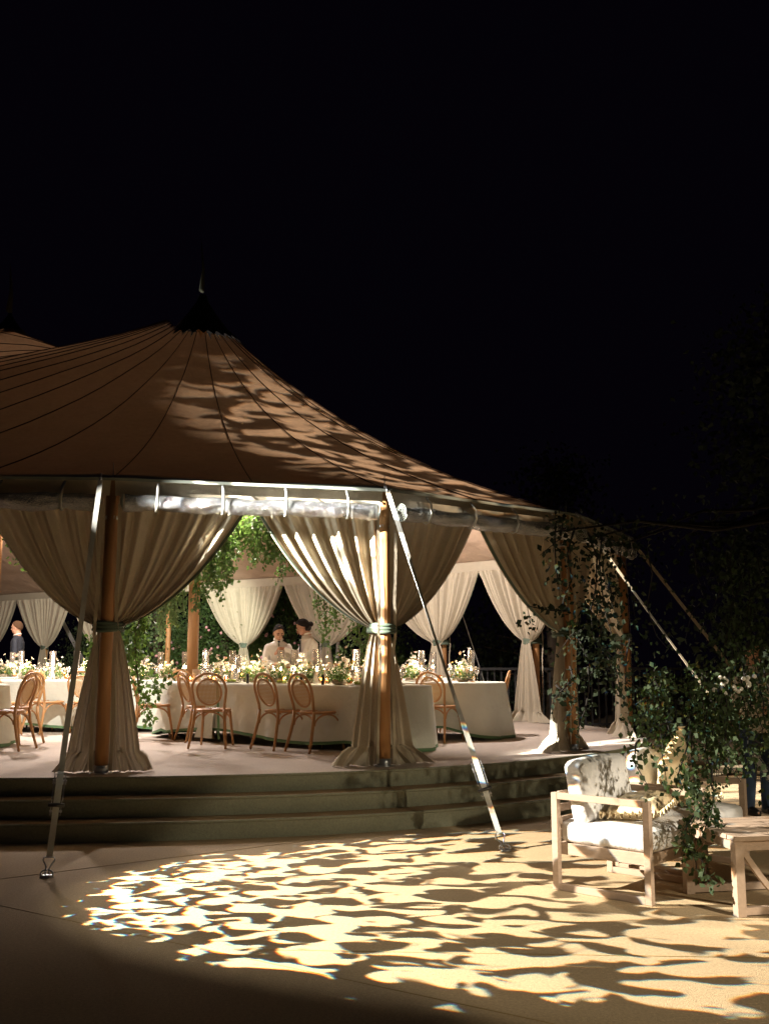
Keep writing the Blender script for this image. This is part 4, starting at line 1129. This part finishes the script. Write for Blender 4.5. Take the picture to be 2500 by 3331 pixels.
def person(label, base, h, face, look, J, skin='skin', hair='hair', top='shirt', legs='suit', tie=True, bun=False, jacket=None, long_hair=False, holds=0):
    """J: joint dict in a frame: x = right of the person, y = forward, z = up; metres"""
    f = Vector((face[0], face[1], 0)).normalized(); r = Vector((f.y, -f.x, 0))
    def G(p): return r * p[0] + f * p[1] + Vector((0, 0, p[2]))
    o = thing('person', label, 'person', base)
    s = h / 1.70
    HC = G(J['head']); NK = G(J['neck']); lf = Vector(look).normalized()
    lr = Vector((lf.y, -lf.x, 0)).normalized(); lu = lr.cross(lf).normalized()
    Rm = Matrix((lr, lf, lu)).transposed()
    def Hd(p): return HC + Rm @ Vector(p)
    b = MB()
    # head: skull, jaw, nose, ears, neck
    b.ball(Hd((0, -.008, .022)), (.074 * s, .093 * s, .098 * s), 20, 14, Rm)
    b.ball(Hd((0, .022, -.045)), (.058 * s, .062 * s, .072 * s), 18, 12, Rm)
    b.ball(Hd((0, .058, -.088)), (.026, .024, .020), 10, 8, Rm)
    b.tube([Hd((0, .088, .012)), Hd((0, .096, -.012)), Hd((0, .104, -.030))], [.007, .009, .011], 8); b.ball(Hd((0, .100, -.033)), (.014, .011, .009), 8, 6, Rm)
    for q in (-1, 1):
        b.ball(Hd((q * .074, -.004, -.012)), (.010, .019, .030), 8, 6, Rm)
        b.ball(Hd((q * .030, .084, .026)), (.020, .010, .007), 8, 6, Rm)
    cap(b, Hd((0, -.02, -.07)), NK, .050 * s, .058 * s)
    PV = G(J['hip']); CH = G(J['chest'])
    loft(b, [(PV + Vector((0, 0, -.08)), .13, .09), (PV, .155, .105), (PV.lerp(CH, .45), .125, .09), (PV.lerp(CH, .85), .15, .105), (CH + Vector((0, 0, .03)), .165, .11), (NK + Vector((0, 0, -.07)), .13, .08), (NK + Vector((0, 0, -.01)), .06, .06)], f)
    for sd_ in ('l', 'r'):
        S, E, Wr = G(J['sh' + sd_]), G(J['el' + sd_]), G(J['wr' + sd_])
        cap(b, S, E, .045 * s, .036 * s); cap(b, E, Wr, .036 * s, .024 * s)
        hd = (G(J['ha' + sd_]) if ('ha' + sd_) in J else (Wr - E)); hand(b, Wr + (Wr - E).normalized() * .012, hd, G(J['pn' + sd_]), J.get('curl', .55), 1 if sd_ == 'r' else -1, s * .98)
        Hp = PV + r * (.085 if sd_ == 'r' else -.085) + Vector((0, 0, -.04)); K, A = G(J['kn' + sd_]), G(J['an' + sd_])
        cap(b, Hp, K, .078 * s, .052 * s); cap(b, K, A, .050 * s, .034 * s); cap(b, A + Vector((0, 0, -.045)) - f * .03, A + f * .13 + Vector((0, 0, -.055)), .033, .026, 8)
    bo = b.build('body', skin, o); remesh(bo, .006, 2)
    # face details
    mb = MB()
    for q in (-1, 1): mb.ball(Hd((q * .030, .087, .010)), (.014, .006, .0045), 8, 6, Rm)
    mb.build('eyes', 'hair', o)
    mb = MB(); mb.ball(Hd((0, .086, -.062)), (.020, .007, .006), 8, 6, Rm); mb.build('lips', 'pink_lip', o)
    mb = MB()
    for q in (-1, 1): mb.tube([Hd((q * .014, .094, .034)), Hd((q * .032, .092, .040)), Hd((q * .050, .078, .034))], [.004, .004, .002], 5)
    mb.build('eyebrows', hair, o)
    # hair
    b = MB()
    def hf(u, v):
        th = 2 * pi * u; fr = (1 + sin(th)) / 2; ph = v * pi * (.74 - .50 * fr ** 1.15 + .03 * abs(cos(th)) ** 8)
        d = Vector((sin(ph) * cos(th), sin(ph) * sin(th), cos(ph)))
        front = max(0, d.y); 
        ph2 = ph ; d = Vector((sin(ph2) * cos(th), sin(ph2) * sin(th), cos(ph2)))
        k = 1.0 + .03 * noise.noise(d * 7) + .012 * sin(th * 22) * sin(ph2) - (.035 if abs(cos(th)) < .12 and d.y > 0 else 0) - .05 * max(0, v - .9) * 10 * .3
        return Hd((d.x * .079 * s * k, -.012 + d.y * .099 * s * k, .023 + d.z * .102 * s * k))
    b.grid(hf, 56, 18, closeu=True)
    if bun: b.ball(Hd((0, -.125, -.01)), (.042, .038, .040), 12, 8, Rm); b.ball(Hd((0, -.05, -.02)), (.074, .07, .07), 14, 10, Rm)
    ho = b.build('hair', hair, o); ho.modifiers.new('t', 'SOLIDIFY').thickness = .006
    # top
    b = MB()
    loft(b, [(PV + Vector((0, 0, -.12)), .172, .125), (PV, .172, .125), (PV.lerp(CH, .45), .158, .118), (PV.lerp(CH, .85), .175, .125), (CH + Vector((0, 0, .04)), .180, .125), (NK + Vector((0, 0, -.075)), .165, .10), (NK + Vector((0, 0, -.04)), .12, .08), (NK + Vector((0, 0, -.012)), .066, .066)], f)
    for sd_ in ('l', 'r'):
        S, E, Wr = G(J['sh' + sd_]), G(J['el' + sd_]), G(J['wr' + sd_])
        cap(b, S, E, .055 * s, .049 * s); cap(b, E, Wr, .049 * s, .037 * s)
    to = b.build('shirt' if not jacket else 'jacket', jacket or top, o); remesh(to, .012, 3)
    dt = bpy.data.textures.get('creases') or bpy.data.textures.new('creases', 'CLOUDS'); dt.noise_scale = .09
    dm = to.modifiers.new('d', 'DISPLACE'); dm.texture = dt; dm.strength = .018; dm.mid_level = .5
    b = MB(); ring = [NK + r * cos(t) * .064 + f * (sin(t) * .064 + .006) + Vector((0, 0, .012 - .014 * sin(t))) for t in [2 * pi * k / 20 for k in range(20)]]
    b.tube(ring, .010, 6, closed=True, flat=1.5)
    for q in (-1, 1): b.add([NK + f * .068 + Vector((0, 0, .012)), NK + f * .066 + r * q * .045 + Vector((0, 0, .02)), NK + f * .085 + r * q * .05 + Vector((0, 0, -.045)), NK + f * .084 + r * q * .012 + Vector((0, 0, -.02))], [(0, 1, 2, 3)])
    b.build('collar', top, o)
    if tie:
        b = MB(); a = NK + f * .088 + Vector((0, 0, -.012)); c = CH + f * .138 + Vector((0, 0, -.04)); e = PV.lerp(CH, .35) + f * .135
        b.tube([a, a + (c - a) * .12], [.020, .014], 8); b.tube([a + (c - a) * .1, c, e], [.016, .030, .036], 8, flat=.3); b.build('tie', 'tie', o)
    b = MB()
    for sd_ in ('l', 'r'):
        Hp = PV + r * (.085 if sd_ == 'r' else -.085) + Vector((0, 0, -.04)); K, A = G(J['kn' + sd_]), G(J['an' + sd_])
        cap(b, Hp, K, .095 * s, .072 * s); cap(b, K, A + Vector((0, 0, -.01)), .070 * s, .060 * s)
    loft(b, [(PV + Vector((0, 0, -.14)), .165, .12), (PV + Vector((0, 0, -.02)), .165, .118)], f)
    po = b.build('trousers', legs, o); remesh(po, .014, 3)
    b = MB()
    for sd_ in ('l', 'r'):
        A = G(J['an' + sd_]); b.ball(A + f * .06 + Vector((0, 0, -.05)), (.05, .05, .045), 12, 8); b.tube([A - f * .05 + Vector((0, 0, -.055)), A + f * .06 + Vector((0, 0, -.055)), A + f * .15 + Vector((0, 0, -.065))], [.042, .045, .034], 10)
    b.build('shoes', 'black', o)
    return o
ST = dict(hip=(0, 0, .92), chest=(0, 0, 1.27), neck=(0, 0, 1.45), head=(0, .03, 1.585), shl=(-.165, 0, 1.345), shr=(.165, 0, 1.345), ell=(-.23, -.02, 1.10), elr=(.23, -.02, 1.10),
          wrl=(-.24, .06, .86), wrr=(.24, .06, .86), pnl=(1, 0, 0), pnr=(-1, 0, 0), knl=(-.10, .02, .50), knr=(.10, .02, .50), anl=(-.11, -.02, .09), anr=(.11, -.02, .09))
j = dict(ST); j.update(head=(.0, .065, 1.43), neck=(0, .02, 1.33), chest=(0, 0, 1.16), hip=(0, -.02, .85), shl=(-.15, .01, 1.225), shr=(.15, .01, 1.225), ell=(-.20, .10, 1.02), elr=(.20, .08, 1.02),
    wrl=(-.02, .27, 1.15), wrr=(.10, .28, .98), hal=(.6, .5, .05), pnl=(.3, .4, -.8), har=(-.4, .8, -.1), pnr=(0, 0, 1), knl=(-.10, .02, .45), knr=(.10, .02, .45))
person('left waiter in white shirt and black tie, facing the camera, looking down', (-1.56, 14.75, DK), 1.66, (.22, -1), (.28, -.8, -.42), j)
j = dict(ST); j.update(head=(.0, .105, 1.505), neck=(0, .04, 1.41), chest=(0, .01, 1.24), shl=(-.155, .03, 1.305), shr=(.155, .03, 1.305), ell=(-.20, .14, 1.08), elr=(.20, .12, 1.08),
    wrl=(-.06, .36, 1.19), wrr=(.04, .36, 1.16), hal=(.2, 1, 0), pnl=(1, .2, -.2), har=(-.2, 1, 0), pnr=(-1, .2, -.2))
person('right waiter in white shirt with dark low bun, seen in profile', (-1.08, 14.55, DK), 1.72, (-.95, -.32), (-.80, -.1, -.45), j, skin='skin_deep', bun=True)
j = dict(ST); person('man in dark navy suit with sandy hair facing left, behind the left tables', (-7.15, 19.6, DK), 1.80, (-1, -.1), (-1, 0, -.05), {k: (tuple(c * 1.05 for c in v) if isinstance(v, tuple) and not k.startswith('pn') else v) for k, v in j.items()}, hair='hair_red', jacket='suit', tie=False)
j = dict(ST); j.update(wrr=(.12, .22, 1.05), elr=(.24, .02, 1.10), pnr=(-1, 0, 0))
person('person in white shirt and blue jeans standing behind the leaves and rear armchair', (3.75, 10.3, 0), 1.74, (.3, -1), (.2, -1, -.2), j, legs='jeans', tie=False)
# serving tray between the waiters
t0 = thing('serving_tray', 'round brown tray held between the two waiters', 'tray', (-1.42, 14.28, DK + .93))
MB().lathe([(.001, 0), (.17, .0), (.19, .02), (.185, .022), (.165, .008), (.001, .008)], 24).build('tray', 'bentwood', t0)
for k, (dx, dy, hh, mm, lab) in enumerate([(-.06, .02, .12, 'black', 'small dark bottle at the left of the tray'), (.05, -.03, .09, 'petal', 'round white jug in the middle of the tray'), (.11, .04, .15, 'black', 'taller dark bottle at the right of the tray')]):
    o = MB().lathe([(.02, 0), (.026 if mm == 'black' else .045, .02), (.026 if mm == 'black' else .05, hh * .55), (.010, hh * .75), (.010, hh), (.001, hh)], 14).build('bottle', mm)
    o.location = (-1.42 + dx, 14.28 + dy, DK + .94); tag(o, lab, 'bottle')
